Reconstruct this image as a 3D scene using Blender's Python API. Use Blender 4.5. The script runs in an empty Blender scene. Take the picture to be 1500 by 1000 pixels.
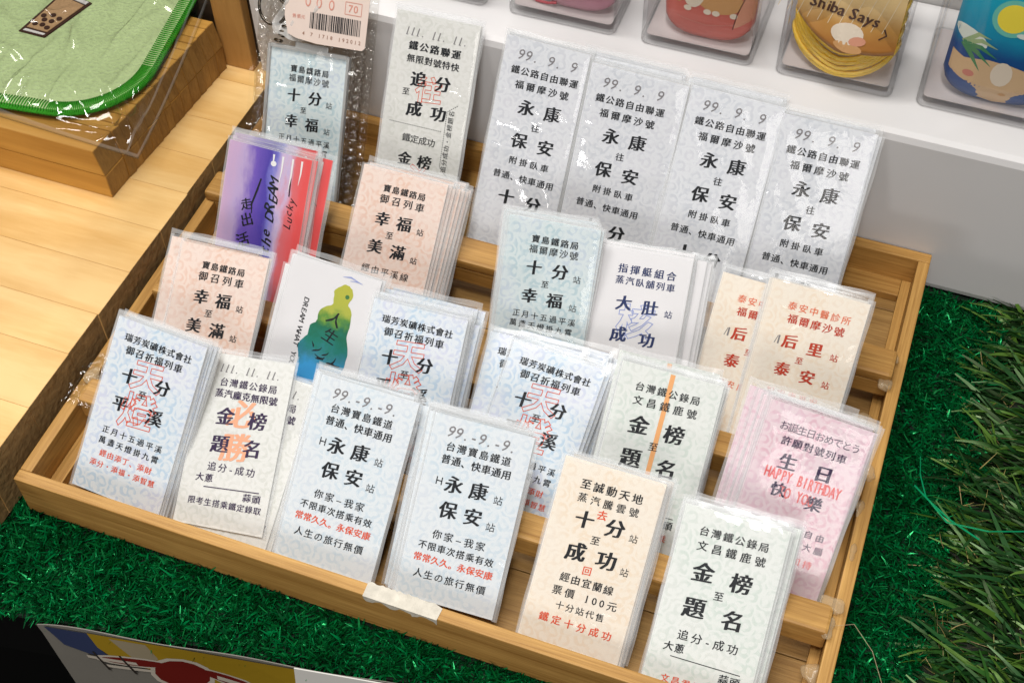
import bpy, bmesh, math, random
import numpy as np
from mathutils import Vector, Matrix

S = 0.01                      # everything below is authored in centimetres
sc = bpy.context.scene
COL = sc.collection
rng = random.Random(7)
nrg = np.random.default_rng(11)

# ------------------------------------------------------------------ camera
yaw, pitch, roll = -0.3605259, 0.9096241, -0.0154458
F = Vector((math.sin(yaw)*math.cos(pitch), math.cos(yaw)*math.cos(pitch), -math.sin(pitch)))
R0 = Vector((math.cos(yaw), -math.sin(yaw), 0.0)); U0 = R0.cross(F)
R2 = R0*math.cos(roll) + U0*math.sin(roll); U2 = -R0*math.sin(roll) + U0*math.cos(roll)
cd = bpy.data.cameras.new('camera'); cam = bpy.data.objects.new('camera', cd); COL.objects.link(cam)
m = Matrix((R2, U2, -F)).transposed().to_4x4()
m.translation = Vector((21.6007, -15.4109, 34.5415))*S
cam.matrix_world = m
cd.sensor_width = 36.0; cd.lens = 2026.77/1500*36
cd.clip_start = 0.01; cd.clip_end = 50
sc.camera = cam

# ------------------------------------------------------------------ light
w = bpy.data.worlds.new('World'); sc.world = w; w.use_nodes = True
w.node_tree.nodes['Background'].inputs[0].default_value = (1.0, 0.97, 0.93, 1)
w.node_tree.nodes['Background'].inputs[1].default_value = 0.055
def area(name, pos, target, size, power, color, sy=None):
    l = bpy.data.lights.new(name, 'AREA'); l.energy = power; l.size = size*S; l.color = color
    if sy: l.shape = 'RECTANGLE'; l.size_y = sy*S
    o = bpy.data.objects.new(name, l); COL.objects.link(o)
    o.location = Vector(pos)*S
    o.rotation_euler = (Vector(target)-Vector(pos)).to_track_quat('-Z', 'Y').to_euler()
area('ceiling_light', (-14, 12, 108), (12, 9, 0), 18, 7.6, (1.0, 0.97, 0.92), 60)
area('ticket_fill_spot', (20, -24, 106), (12, 9, 0), 10, 4.8, (1.0, 0.975, 0.94), 26)  # added fill from the front, lifts the tickets and sleeve highlights
area('bag_glint_strip', (-72, 84, 92), (0, 14, 2), 70, 6.0, (1.0, 0.97, 0.93), 7)  # added strip, mirrored by the bag creases as white streaks
area('front_fill', (40, -110, 66), (14, 10, 2), 60, 4.6, (1.0, 0.955, 0.91), 36)  # added broad fill for the faces turned to the camera
area('front_left_lamp', (-33, -116, 36), (10, 12, 2), 17, 1.5, (1.0, 0.965, 0.93), 9)  # small added light, aimed to glare off the back row sleeves
area('bag_glint_rear', (-34, 118, 112), (0, 14, 2), 46, 3.0, (1.0, 0.97, 0.93), 7)  # second added strip, for more highlights on the bag
sc.view_settings.view_transform = 'Standard'; sc.view_settings.look = 'None'
sc.view_settings.exposure = 0.06; sc.view_settings.gamma = 1.0
sc.render.engine = 'CYCLES'
sc.cycles.transparent_max_bounces = 40; sc.cycles.max_bounces = 8
sc.cycles.use_denoising = True
sc.cycles.caustics_reflective = False; sc.cycles.caustics_refractive = False

# ------------------------------------------------------------------ helpers
def tag(o, label=None, cat=None, group=None, kind=None):
    if label: o['label'] = label
    if cat: o['category'] = cat
    if group: o['group'] = group
    if kind: o['kind'] = kind
    return o
def meshdata(name, V, Fc, mats, mi=None, smooth=False):
    me = bpy.data.meshes.new(name)
    me.from_pydata([(v[0]*S, v[1]*S, v[2]*S) for v in V], [], Fc)
    for mt in (mats if isinstance(mats, (list, tuple)) else [mats]): me.materials.append(mt)
    if mi is not None: me.polygons.foreach_set('material_index', mi)
    if smooth: me.polygons.foreach_set('use_smooth', [True]*len(me.polygons))
    me.update(); return me
def link(name, me, parent=None, loc=None):
    o = bpy.data.objects.new(name, me); COL.objects.link(o)
    if parent: o.parent = parent
    if loc: o.location = Vector(loc)*S
    return o
def mesh(name, V, Fc, mats, parent=None, mi=None, smooth=False, loc=None):
    return link(name, meshdata(name, V, Fc, mats, mi, smooth), parent, loc)
def thing(name, label, cat, group=None, loc=(0, 0, 0), mw=None):
    o = bpy.data.objects.new(name, None); COL.objects.link(o); o.empty_display_size = 0.01
    if mw is not None: o.matrix_world = mw
    else: o.location = Vector(loc)*S
    return tag(o, label, cat, group)
def frame(o, u, v):
    u = Vector(u).normalized(); v = Vector(v).normalized(); n = u.cross(v)
    mm = Matrix((u, v, n)).transposed().to_4x4(); mm.translation = Vector(o)*S
    return mm
def copy_tree(root):
    r = root.copy(); COL.objects.link(r)
    for ch in root.children:
        c = ch.copy(); COL.objects.link(c); c.parent = r
        for g in ch.children:
            d = g.copy(); COL.objects.link(d); d.parent = c
    return r
def box_md(name, size, mat, bev=0.06, jit=0.0):
    bm = bmesh.new(); bmesh.ops.create_cube(bm, size=1.0)
    for v in bm.verts:
        v.co.x = (v.co.x+.5)*size[0]; v.co.y = (v.co.y+.5)*size[1]; v.co.z = (v.co.z+.5)*size[2]
        if jit: v.co += Vector((rng.uniform(-jit, jit), rng.uniform(-jit, jit), rng.uniform(-jit, jit)))
    if bev: bmesh.ops.bevel(bm, geom=bm.edges[:], offset=bev, segments=2, affect='EDGES', profile=0.6)
    for v in bm.verts: v.co *= S
    me = bpy.data.meshes.new(name); bm.to_mesh(me); bm.free(); me.materials.append(mat)
    return me
def box(name, lo, hi, mat, parent=None, bev=0.06, jit=0.0):
    return link(name, box_md(name, [hi[i]-lo[i] for i in range(3)], mat, bev, jit), parent, lo)
def prism(name, pts, z0, z1, mat, parent=None, bev=0.0):
    "closed outline in xy extruded from z0 to z1"
    bm = bmesh.new(); vs = [bm.verts.new((p[0], p[1], z0)) for p in pts]
    f = bm.faces.new(vs); r = bmesh.ops.extrude_face_region(bm, geom=[f])
    for e in r['geom']:
        if isinstance(e, bmesh.types.BMVert): e.co.z = z1
    bmesh.ops.recalc_face_normals(bm, faces=bm.faces[:])
    if bev: bmesh.ops.bevel(bm, geom=bm.edges[:], offset=bev, segments=2, affect='EDGES')
    for v in bm.verts: v.co *= S
    me = bpy.data.meshes.new(name); bm.to_mesh(me); bm.free(); me.materials.append(mat)
    return link(name, me, parent)
def tube_vf(P, r, n=6, closed=False, V=None, Fc=None):
    V = [] if V is None else V; Fc = [] if Fc is None else Fc
    P = [Vector(p) for p in P]; k = len(P); b = len(V)
    for i, p in enumerate(P):
        a = P[(i-1) % k] if (closed or i) else P[0]; c = P[(i+1) % k] if (closed or i < k-1) else P[-1]
        t = (c-a).normalized(); up = Vector((0, 0, 1)) if abs(t.z) < .9 else Vector((1, 0, 0))
        s = t.cross(up).normalized(); q = s.cross(t); rr = r[i] if isinstance(r, (list, tuple)) else r
        for j in range(n):
            an = 2*math.pi*j/n; V.append(tuple(p + s*rr*math.cos(an) + q*rr*math.sin(an)))
    for i in range(k if closed else k-1):
        for j in range(n):
            a = b+i*n+j; a2 = b+i*n+(j+1) % n; c = b+((i+1) % k)*n+j; c2 = b+((i+1) % k)*n+(j+1) % n
            Fc.append((a, a2, c2, c))
    if not closed:
        Fc.append(tuple(b+j for j in range(n))[::-1]); Fc.append(tuple(b+(k-1)*n+j for j in range(n)))
    return V, Fc
def tube(name, P, r, mat, parent=None, n=6, closed=False):
    V, Fc = tube_vf(P, r, n, closed); return mesh(name, V, Fc, mat, parent, smooth=True)

# ------------------------------------------------------------------ materials
def newmat(name):
    mt = bpy.data.materials.new(name); mt.use_nodes = True
    nt = mt.node_tree; b = nt.nodes['Principled BSDF']
    return mt, nt, b, nt.nodes, nt.links
def plain(name, c, rough=0.5, spec=0.5, metal=0, noise=0.0, nscale=300, bump=0.0, sheen=0):
    mt, nt, b, N, L = newmat(name)
    b.inputs['Base Color'].default_value = (*c, 1); b.inputs['Roughness'].default_value = rough
    b.inputs['Metallic'].default_value = metal; b.inputs['Specular IOR Level'].default_value = spec
    if sheen: b.inputs['Sheen Weight'].default_value = sheen
    if noise or bump:
        tc = N.new('ShaderNodeTexCoord'); n = N.new('ShaderNodeTexNoise'); n.inputs['Scale'].default_value = nscale
        n.inputs['Detail'].default_value = 5; L.new(tc.outputs['Object'], n.inputs['Vector'])
        if noise:
            mx = N.new('ShaderNodeMix'); mx.data_type = 'RGBA'
            mx.inputs['A'].default_value = (*[x*(1-noise) for x in c], 1); mx.inputs['B'].default_value = (*[min(1, x*(1+noise)) for x in c], 1)
            L.new(n.outputs['Fac'], mx.inputs['Factor']); L.new(mx.outputs['Result'], b.inputs['Base Color'])
        if bump:
            bp = N.new('ShaderNodeBump'); bp.inputs['Strength'].default_value = 1; bp.inputs['Distance'].default_value = bump*S
            L.new(n.outputs['Fac'], bp.inputs['Height']); L.new(bp.outputs['Normal'], b.inputs['Normal'])
    return mt
def wood(name, light, dark, axis='x', fine=1.0, rough=0.5, knots=0.0, stretch=22, band=0.55, spec=0.35):
    "long grain along one local axis; every object gets its own offset"
    mt, nt, b, N, L = newmat(name)
    tc = N.new('ShaderNodeTexCoord'); mp = N.new('ShaderNodeMapping'); oi = N.new('ShaderNodeObjectInfo')
    sc_ = {'x': (100/stretch, 100, 100), 'y': (100, 100/stretch, 100), 'z': (100, 100, 100/stretch)}[axis]
    mp.inputs['Scale'].default_value = sc_
    mul = N.new('ShaderNodeMath'); mul.operation = 'MULTIPLY'; mul.inputs[1].default_value = 37.0
    cb = N.new('ShaderNodeCombineXYZ'); L.new(oi.outputs['Random'], mul.inputs[0])
    for i in range(3): L.new(mul.outputs[0], cb.inputs[i])
    L.new(tc.outputs['Object'], mp.inputs['Vector'])
    va = N.new('ShaderNodeVectorMath'); va.operation = 'ADD'
    L.new(mp.outputs[0], va.inputs[0]); L.new(cb.outputs[0], va.inputs[1])
    n1 = N.new('ShaderNodeTexNoise'); n1.inputs['Scale'].default_value = 1.1*fine; n1.inputs['Detail'].default_value = 4; n1.inputs['Distortion'].default_value = 0.6
    n2 = N.new('ShaderNodeTexNoise'); n2.inputs['Scale'].default_value = 9*fine; n2.inputs['Detail'].default_value = 6; n2.inputs['Roughness'].default_value = .7
    n3 = N.new('ShaderNodeTexNoise'); n3.inputs['Scale'].default_value = 0.35; n3.inputs['Detail'].default_value = 3
    for n in (n1, n2): L.new(va.outputs[0], n.inputs['Vector'])
    L.new(tc.outputs['Object'], n3.inputs['Vector']); n3.inputs['Scale'].default_value = 28
    r1 = N.new('ShaderNodeValToRGB'); r1.color_ramp.elements[0].position = .36; r1.color_ramp.elements[1].position = .62
    r1.color_ramp.elements[0].color = (*dark, 1); r1.color_ramp.elements[1].color = (*light, 1)
    wv = N.new('ShaderNodeMath'); wv.operation = 'MULTIPLY_ADD'; wv.inputs[1].default_value = band; 
    sub = N.new('ShaderNodeMath'); sub.operation = 'MULTIPLY'; sub.inputs[1].default_value = 1-band
    L.new(n1.outputs['Fac'], wv.inputs[0]); L.new(n2.outputs['Fac'], sub.inputs[0]); L.new(sub.outputs[0], wv.inputs[2])
    L.new(wv.outputs[0], r1.inputs['Fac'])
    mx = N.new('ShaderNodeMix'); mx.data_type = 'RGBA'; mx.blend_type = 'MULTIPLY'; mx.inputs['Factor'].default_value = .55
    r3 = N.new('ShaderNodeValToRGB'); r3.color_ramp.elements[0].position = .3; r3.color_ramp.elements[1].position = .7
    r3.color_ramp.elements[0].color = (.72, .66, .58, 1); r3.color_ramp.elements[1].color = (1, 1, 1, 1)
    L.new(n3.outputs['Fac'], r3.inputs['Fac']); L.new(r1.outputs[0], mx.inputs['A']); L.new(r3.outputs[0], mx.inputs['B'])
    hv = N.new('ShaderNodeHueSaturation'); mr = N.new('ShaderNodeMapRange'); mr.inputs['To Min'].default_value = .93; mr.inputs['To Max'].default_value = 1.05
    L.new(oi.outputs['Random'], mr.inputs['Value']); L.new(mr.outputs[0], hv.inputs['Value'])
    L.new(mx.outputs['Result'], hv.inputs['Color']); L.new(hv.outputs[0], b.inputs['Base Color'])
    b.inputs['Roughness'].default_value = rough; b.inputs['Specular IOR Level'].default_value = spec
    bp = N.new('ShaderNodeBump'); bp.inputs['Strength'].default_value = .5; bp.inputs['Distance'].default_value = .03*S
    L.new(wv.outputs[0], bp.inputs['Height']); L.new(bp.outputs['Normal'], b.inputs['Normal'])
    return mt
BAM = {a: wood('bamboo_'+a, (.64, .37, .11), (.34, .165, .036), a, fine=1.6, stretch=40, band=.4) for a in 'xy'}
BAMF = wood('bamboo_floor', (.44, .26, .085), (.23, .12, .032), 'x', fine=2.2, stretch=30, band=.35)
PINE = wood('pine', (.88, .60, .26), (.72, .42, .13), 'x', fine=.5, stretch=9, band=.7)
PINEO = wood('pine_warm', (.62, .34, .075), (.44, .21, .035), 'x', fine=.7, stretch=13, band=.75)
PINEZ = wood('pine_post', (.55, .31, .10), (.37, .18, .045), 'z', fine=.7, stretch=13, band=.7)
SIDE_SHADE = plain('rough_end_grain_shaded', (.31, .20, .085), .85, .2, noise=.45, nscale=420, bump=.05)  # rough end grain, with the shelf side's shade put into its brown

def guilloche(name, base, tone, tone2=None, rough=.6):
    "pale security pattern of small rings and leaves printed on the ticket stock"
    mt, nt, b, N, L = newmat(name); tone2 = tone2 or tone; tone = tuple(a*.80+b_*.20 for a, b_ in zip(tone, base)); tone2 = tuple(a*.80+b_*.20 for a, b_ in zip(tone2, base))
    tc = N.new('ShaderNodeTexCoord')
    nz = N.new('ShaderNodeTexNoise'); nz.inputs['Scale'].default_value = 420; nz.inputs['Detail'].default_value = 1
    L.new(tc.outputs['Object'], nz.inputs['Vector'])
    sb = N.new('ShaderNodeVectorMath'); sb.operation = 'SUBTRACT'; sb.inputs[1].default_value = (.5, .5, .5); L.new(nz.outputs['Color'], sb.inputs[0])
    scl = N.new('ShaderNodeVectorMath'); scl.operation = 'SCALE'; scl.inputs['Scale'].default_value = .0016; L.new(sb.outputs[0], scl.inputs[0])
    ad = N.new('ShaderNodeVectorMath'); ad.operation = 'ADD'; L.new(tc.outputs['Object'], ad.inputs[0]); L.new(scl.outputs[0], ad.inputs[1])
    vo = N.new('ShaderNodeTexVoronoi'); vo.voronoi_dimensions = '2D'; vo.inputs['Scale'].default_value = 270; vo.inputs['Randomness'].default_value = .8
    L.new(ad.outputs[0], vo.inputs['Vector'])
    ml = N.new('ShaderNodeMath'); ml.operation = 'MULTIPLY'; ml.inputs[1].default_value = 14; L.new(vo.outputs['Distance'], ml.inputs[0])
    sn = N.new('ShaderNodeMath'); sn.operation = 'SINE'; L.new(ml.outputs[0], sn.inputs[0])
    r = N.new('ShaderNodeValToRGB'); r.color_ramp.elements[0].position = .3; r.color_ramp.elements[1].position = .75
    m2 = N.new('ShaderNodeMath'); m2.operation = 'MULTIPLY_ADD'; m2.inputs[1].default_value = .5; m2.inputs[2].default_value = .5
    L.new(sn.outputs[0], m2.inputs[0]); L.new(m2.outputs[0], r.inputs['Fac'])
    n2 = N.new('ShaderNodeTexNoise'); n2.inputs['Scale'].default_value = 55; n2.inputs['Detail'].default_value = 2; L.new(tc.outputs['Object'], n2.inputs['Vector'])
    rr = N.new('ShaderNodeValToRGB'); rr.color_ramp.elements[0].position = .42; rr.color_ramp.elements[1].position = .6; L.new(n2.outputs['Fac'], rr.inputs['Fac'])
    ca = N.new('ShaderNodeMix'); ca.data_type = 'RGBA'; ca.inputs['A'].default_value = (*tone, 1); ca.inputs['B'].default_value = (*tone2, 1)
    L.new(rr.outputs[0], ca.inputs['Factor'])
    n3 = N.new('ShaderNodeTexNoise'); n3.inputs['Scale'].default_value = 420; n3.inputs['Detail'].default_value = 1; L.new(ad.outputs[0], n3.inputs['Vector'])
    r4 = N.new('ShaderNodeValToRGB'); r4.color_ramp.elements[0].position = .45; r4.color_ramp.elements[1].position = .62; L.new(n3.outputs['Fac'], r4.inputs['Fac'])
    mm = N.new('ShaderNodeMath'); mm.operation = 'MULTIPLY'; L.new(r.outputs[0], mm.inputs[0]); mm.inputs[1].default_value = .75
    mm2 = N.new('ShaderNodeMath'); mm2.operation = 'MAXIMUM'; L.new(mm.outputs[0], mm2.inputs[0]); 
    m5 = N.new('ShaderNodeMath'); m5.operation = 'MULTIPLY'; m5.inputs[1].default_value = .7; L.new(r4.outputs[0], m5.inputs[0]); L.new(m5.outputs[0], mm2.inputs[1])
    mx = N.new('ShaderNodeMix'); mx.data_type = 'RGBA'; mx.inputs['B'].default_value = (*base, 1)
    L.new(mm2.outputs[0], mx.inputs['Factor']); L.new(ca.outputs['Result'], mx.inputs['A']); L.new(mx.outputs['Result'], b.inputs['Base Color'])
    b.inputs['Roughness'].default_value = rough; b.inputs['Specular IOR Level'].default_value = .3
    return mt
STOCK = {
 'blue': guilloche('blue_ticket_stock', (.78, .82, .85), (.44, .60, .76), (.60, .63, .79)),
 'pale': guilloche('pale_blue_ticket_stock', (.76, .80, .83), (.56, .67, .76), (.65, .70, .77)),
 'grey': guilloche('grey_ticket_stock', (.77, .79, .83), (.58, .61, .67), (.66, .67, .73)),
 'cream': guilloche('cream_ticket_stock', (.78, .78, .76), (.64, .65, .61), (.69, .69, .66)),
 'pink': guilloche('pink_ticket_stock', (.84, .71, .64), (.76, .50, .39), (.78, .60, .53)),
 'orange': guilloche('peach_ticket_stock', (.86, .79, .69), (.81, .67, .52), (.81, .72, .62)),
 'green': guilloche('green_ticket_stock', (.77, .79, .77), (.57, .65, .60), (.66, .69, .66)),
 'lilac': guilloche('lilac_ticket_stock', (.84, .71, .75), (.72, .43, .52), (.74, .54, .63)),
 'teal': guilloche('teal_ticket_stock', (.70, .77, .78), (.42, .57, .63), (.53, .61, .71)),
 'white': plain('white_card', (.76, .75, .77), .5, .3, noise=.03, nscale=90),
}
EDGE = plain('card_edge', (.74, .73, .70), .7)
INK = {k: plain('ink_'+k, c, .55, .3) for k, c in dict(k=(.012, .014, .018), p=(.045, .028, .075), n=(.02, .035, .12), r=(.72, .10, .045), g=(.22, .21, .22),
        o=(.86, .42, .26), b=(.30, .36, .66), q=(.74, .15, .06), d=(.50, .045, .018), s=(.82, .40, .16), w=(.85, .85, .85), t=(.25, .10, .05), h=(.75, .13, .13), y=(.60, .32, .30)).items()}
def clear(name, tint=(.97, .975, .98), rough=.06, refl=.55, base=.03, bump=.0, bscale=120, edge=None):
    "thin clear plastic: transparent with a sharp grazing gloss"
    mt, nt, b, N, L = newmat(name); N.remove(b); out = N['Material Output']
    tr = N.new('ShaderNodeBsdfTransparent'); gl = N.new('ShaderNodeBsdfGlossy'); gl.inputs['Roughness'].default_value = rough
    lw = N.new('ShaderNodeLayerWeight'); lw.inputs['Blend'].default_value = .5
    pw = N.new('ShaderNodeMath'); pw.operation = 'POWER'; pw.inputs[1].default_value = 3.0; L.new(lw.outputs['Facing'], pw.inputs[0])
    ma = N.new('ShaderNodeMath'); ma.operation = 'MULTIPLY_ADD'; ma.inputs[1].default_value = refl; ma.inputs[2].default_value = base; ma.use_clamp = True
    L.new(pw.outputs[0], ma.inputs[0])
    cm = N.new('ShaderNodeMix'); cm.data_type = 'RGBA'; cm.inputs['A'].default_value = (*tint, 1)
    e = edge or tuple(x*.8 for x in tint); cm.inputs['B'].default_value = (*e, 1)
    L.new(pw.outputs[0], cm.inputs['Factor']); L.new(cm.outputs['Result'], tr.inputs['Color'])
    mx = N.new('ShaderNodeMixShader'); L.new(ma.outputs[0], mx.inputs['Fac']); L.new(tr.outputs[0], mx.inputs[1]); L.new(gl.outputs[0], mx.inputs[2])
    if bump:
        tc = N.new('ShaderNodeTexCoord'); n = N.new('ShaderNodeTexNoise'); n.inputs['Scale'].default_value = bscale; n.inputs['Detail'].default_value = 3; n.inputs['Distortion'].default_value = 1.0
        L.new(tc.outputs['Object'], n.inputs['Vector']); bp = N.new('ShaderNodeBump'); bp.inputs['Distance'].default_value = bump*S; bp.inputs['Strength'].default_value = 1
        L.new(n.outputs['Fac'], bp.inputs['Height']); L.new(bp.outputs[0], gl.inputs['Normal']); L.new(bp.outputs[0], lw.inputs['Normal'])
    L.new(mx.outputs[0], out.inputs['Surface']); return mt
SLEEVE = clear('clear_sleeve', (.994, .996, .997), .06, .5, .024, bump=.05, bscale=55)
def seam_mat(name, c=(.8, .82, .84), fac=.35):
    mt, nt, b, N, L = newmat(name); out = N['Material Output']
    tr = N.new('ShaderNodeBsdfTransparent'); mx = N.new('ShaderNodeMixShader'); mx.inputs['Fac'].default_value = fac
    b.inputs['Base Color'].default_value = (*c, 1); b.inputs['Roughness'].default_value = .15
    L.new(tr.outputs[0], mx.inputs[1]); L.new(b.outputs[0], mx.inputs[2]); L.new(mx.outputs[0], out.inputs['Surface']); return mt
SEAM = seam_mat('sleeve_weld', fac=.17)

# ------------------------------------------------------------------ lettering
_g = {}
def glyph(ch, outline=False):
    key = (ch, outline)
    if key in _g: return _g[key]
    c = bpy.data.curves.new('g', 'FONT'); c.body = ch; c.resolution_u = 2; c.size = 1.0; c.align_x = 'CENTER'
    if outline:
        c.fill_mode = 'NONE'; c.bevel_depth = .011; c.bevel_resolution = 0; c.offset = .028
    o = bpy.data.objects.new('g', c); COL.objects.link(o)
    dg = bpy.context.evaluated_depsgraph_get(); me = bpy.data.meshes.new_from_object(o.evaluated_get(dg))
    V = np.empty(len(me.vertices)*3); me.vertices.foreach_get('co', V); V = V.reshape(-1, 3)
    Fc = [tuple(p.vertices) for p in me.polygons]
    bpy.data.objects.remove(o); bpy.data.curves.remove(c); bpy.data.meshes.remove(me)
    if outline and len(V):
        bad = (abs(V[:, 0]) > .62) | (V[:, 1] > 1.05) | (V[:, 1] < -.3)
        Fc = [f for f in Fc if not any(bad[i] for i in f)]; V[:, 2] *= .2
    if ord(ch) > 0x2e80 and len(V):          # brush-like rise of the strokes to the right
        V[:, 1] = V[:, 1]*.96+V[:, 0]*.085
        V[:, 1] = V[:, 1]-.34
    elif len(V): V[:, 1] -= .34
    _g[key] = (V, Fc); return _g[key]
class Print:
    def __init__(s): s.V = []; s.F = []; s.M = []; s.n = 0; s.cols = []
    def mi(s, c):
        if c not in s.cols: s.cols.append(c)
        return s.cols.index(c)
    def add(s, V, Fc, c, lay=0):
        k = s.mi(c); V = np.asarray(V, float)
        s.V += [(a[0], a[1], (a[2] if len(a) > 2 else 0)+.008+lay*.0012) for a in V]
        s.F += [tuple(i+s.n for i in f) for f in Fc]; s.M += [k]*len(Fc); s.n += len(V)
    def ch(s, ch, u, v, size, c, bold=.03, outline=False, rot=0.0, shx=0.0, lay=1, sx=1.0):
        if ch == ' ': return
        V, Fc = glyph(ch, outline)
        if not len(V): return
        if ord(ch) > 0x2e80 and bold: bold = (bold*.95+.006)*(.75 if size < .33 else .98)
        offs = [(0, 0)] if (outline or not bold) else [(-bold, -bold*.25), (bold, bold*.25), (-bold*.33, -bold*.08), (bold*.33, bold*.08)] if bold > .03 else [(-bold, -bold*.4), (bold, bold*.4)]
        if ch == '1': s.stroke([(u-.13*size, v-.335*size), (u+.07*size, v-.335*size)], .055*size, c, lay)
        for i, (dx, dy) in enumerate(offs):
            X = (V[:, 0]+dx+shx*V[:, 1])*size*sx; Y = (V[:, 1]+dy)*size
            cr, sr = math.cos(rot), math.sin(rot)
            W_ = np.stack([u+X*cr-Y*sr, v+X*sr+Y*cr, V[:, 2]*size+.0004*i], 1)
            s.add(W_, Fc, c, lay)
    def line(s, txt, u, v, size, c='k', pitch=None, bold=.03, **kw):
        "centred line of characters, wide ones one pitch apart and latin ones narrower"
        pitch = pitch or size*1.08
        adv = [pitch if ord(x) > 0x2e80 else pitch*kw.get('lat', .6) for x in txt]; kw.pop('lat', None)
        tot = sum(adv); x = -tot/2; rot = kw.get('rot', 0.0)
        for chx, a in zip(txt, adv):
            d = x+a/2; s.ch(chx, u+d*math.cos(rot), v+d*math.sin(rot), size, c, bold, **kw); x += a
    def stroke(s, P, wd, c, lay=2):
        P = [Vector((p[0], p[1])) for p in P]; V = []; Fc = []
        if not isinstance(wd, (list, tuple)):
            Q = [P[0]]
            for a, b in zip(P[:-1], P[1:]):
                k = max(1, int((b-a).length/.22)); Q += [a.lerp(b, (i+1)/k) for i in range(k)]
            P = Q
        for i, p in enumerate(P):
            a = P[max(i-1, 0)]; b = P[min(i+1, len(P)-1)]; t = (b-a).normalized(); n = Vector((-t.y, t.x))
            ww = (wd[i] if isinstance(wd, (list, tuple)) else wd)/2
            V += [(p.x+n.x*ww, p.y+n.y*ww), (p.x-n.x*ww, p.y-n.y*ww)]
        for i in range(len(P)-1): Fc.append((2*i, 2*i+1, 2*i+3, 2*i+2))
        s.add(V, Fc, c, lay)
    def dots(s, a, b, n, c='k', r=.02):
        for i in range(n):
            t = (i+.25)/n; t2 = (i+.75)/n
            s.stroke([(a[0]+(b[0]-a[0])*t, a[1]+(b[1]-a[1])*t), (a[0]+(b[0]-a[0])*t2, a[1]+(b[1]-a[1])*t2)], r*2, c)
    def poly(s, P, c, lay=0): s.add([(p[0], p[1]) for p in P], [tuple(range(len(P)))], c, lay)
    def ell(s, u, v, a, b, c, lay=0, n=20, rot=0):
        s.poly([(u+a*math.cos(t)*math.cos(rot)-b*math.sin(t)*math.sin(rot), v+a*math.cos(t)*math.sin(rot)+b*math.sin(t)*math.cos(rot)) for t in [2*math.pi*i/n for i in range(n)]], c, lay)
    def md(s, name, h=None, bend=None):
        V = s.V if bend is None else [(a, b, z+bend(a, b)) for a, b, z in s.V]
        return meshdata(name, V, s.F, [INK[c] if isinstance(c, str) else c for c in s.cols], s.M)
W = 2.97
def d_ruifang(p, H):      # blue sky-lantern ticket
    p.line('瑞芳炭礦株式會社', 1.5, H-.52, .27, pitch=.285)
    p.line('御召祈福列車', 1.47, H-.88, .29, pitch=.325)
    p.ch('天', 1.42, H-1.45, 1.02, 'r', outline=True, lay=0); p.ch('燈', 1.42, H-2.55, 1.15, 'r', outline=True, lay=0)
    p.ch('十', .86, H-1.62, .52, 'k', .045); p.ch('分', 1.98, H-1.62, .52, 'k', .04)
    p.ch('至', 1.42, H-2.02, .27, 'k')
    p.ch('平', .82, H-2.50, .52, 'k', .04); p.ch('溪', 2.0, H-2.55, .55, 'k', .035)
    p.line('正月十五過平溪', 1.5, H-3.38, .245, pitch=.30, bold=.02); p.line('萬盞天燈掛九霄', 1.48, H-3.72, .245, pitch=.30, bold=.025)
    p.line('經由添丁、添財', 1.5, H-4.10, .235, 'r', pitch=.26, bold=.025); p.line('添分・添福・添智慧', 1.48, H-4.45, .225, 'r', pitch=.25, bold=.025)
def d_exam(p, H):         # cream examination ticket
    p.line('111. 11. 11.', 1.5, H-.42, .34, 'g', pitch=.30, bold=0, shx=.2, lat=.55)
    p.line('台灣鐵公錄局', 1.52, H-.84, .28, 'p', pitch=.31, bold=.02); p.line('蒸汽龐克無限號', 1.52, H-1.18, .28, 'p', pitch=.285, bold=.035)
    p.ch('必', 1.5, H-1.72, .95, 'o', .03, lay=0); p.ch('勝', 1.5, H-2.72, .95, 'o', .03, lay=0)
    for t, u, v in (('金', 1.0, 1.85), ('榜', 2.02, 1.85), ('題', 1.0, 2.68), ('名', 2.02, 2.68)): p.ch(t, u, H-v, .58, 'p', .035)
    p.line('追分-成功', 1.5, H-3.36, .29, 'p', pitch=.34, bold=.015); p.line('大蔥', .72, H-3.72, .27, 'p')
    p.stroke([(.75, H-3.98), (2.5, H-3.90)], .028, 'p'); p.line('蒜頭', 2.3, H-4.10, .27, 'p'); p.line('限考生搭乘鐵定錄取', 1.5, H-4.42, .245, 'p', pitch=.26, bold=.02)
def d_yongkang(p, H):     # pale blue 永保安康 ticket
    p.line('99.-9.-9.', 1.5, H-.42, .46, 'g', pitch=.40, bold=0, shx=.25, lat=.58)
    p.line('台灣寶島鐵道', 1.48, H-.85, .29, pitch=.33, bold=.02); p.line('普通、快車通用', 1.5, H-1.22, .29, pitch=.30)
    p.ch('H', .55, H-1.86, .32, 'k', 0); p.ch('永', 1.0, H-1.88, .54, 'k', .035); p.ch('康', 1.74, H-1.88, .54, 'k', .03); p.ch('站', 2.34, H-1.98, .28, 'k', 0)
    p.ch('保', 1.0, H-2.62, .54, 'k', .03); p.ch('安', 1.74, H-2.62, .54, 'k', .035); p.ch('站', 2.30, H-2.76, .28, 'k', 0)
    p.line('你家–我家', 1.5, H-3.36, .29, pitch=.34, bold=.015, lat=.8); p.line('不限車次搭乘有效', 1.5, H-3.74, .265, pitch=.285, bold=.02)
    p.line('常常久久。永保安康', 1.5, H-4.10, .26, 'r', pitch=.265, bold=.035); p.line('人生の旅行無價', 1.5, H-4.55, .28, pitch=.315, bold=.015)
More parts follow.
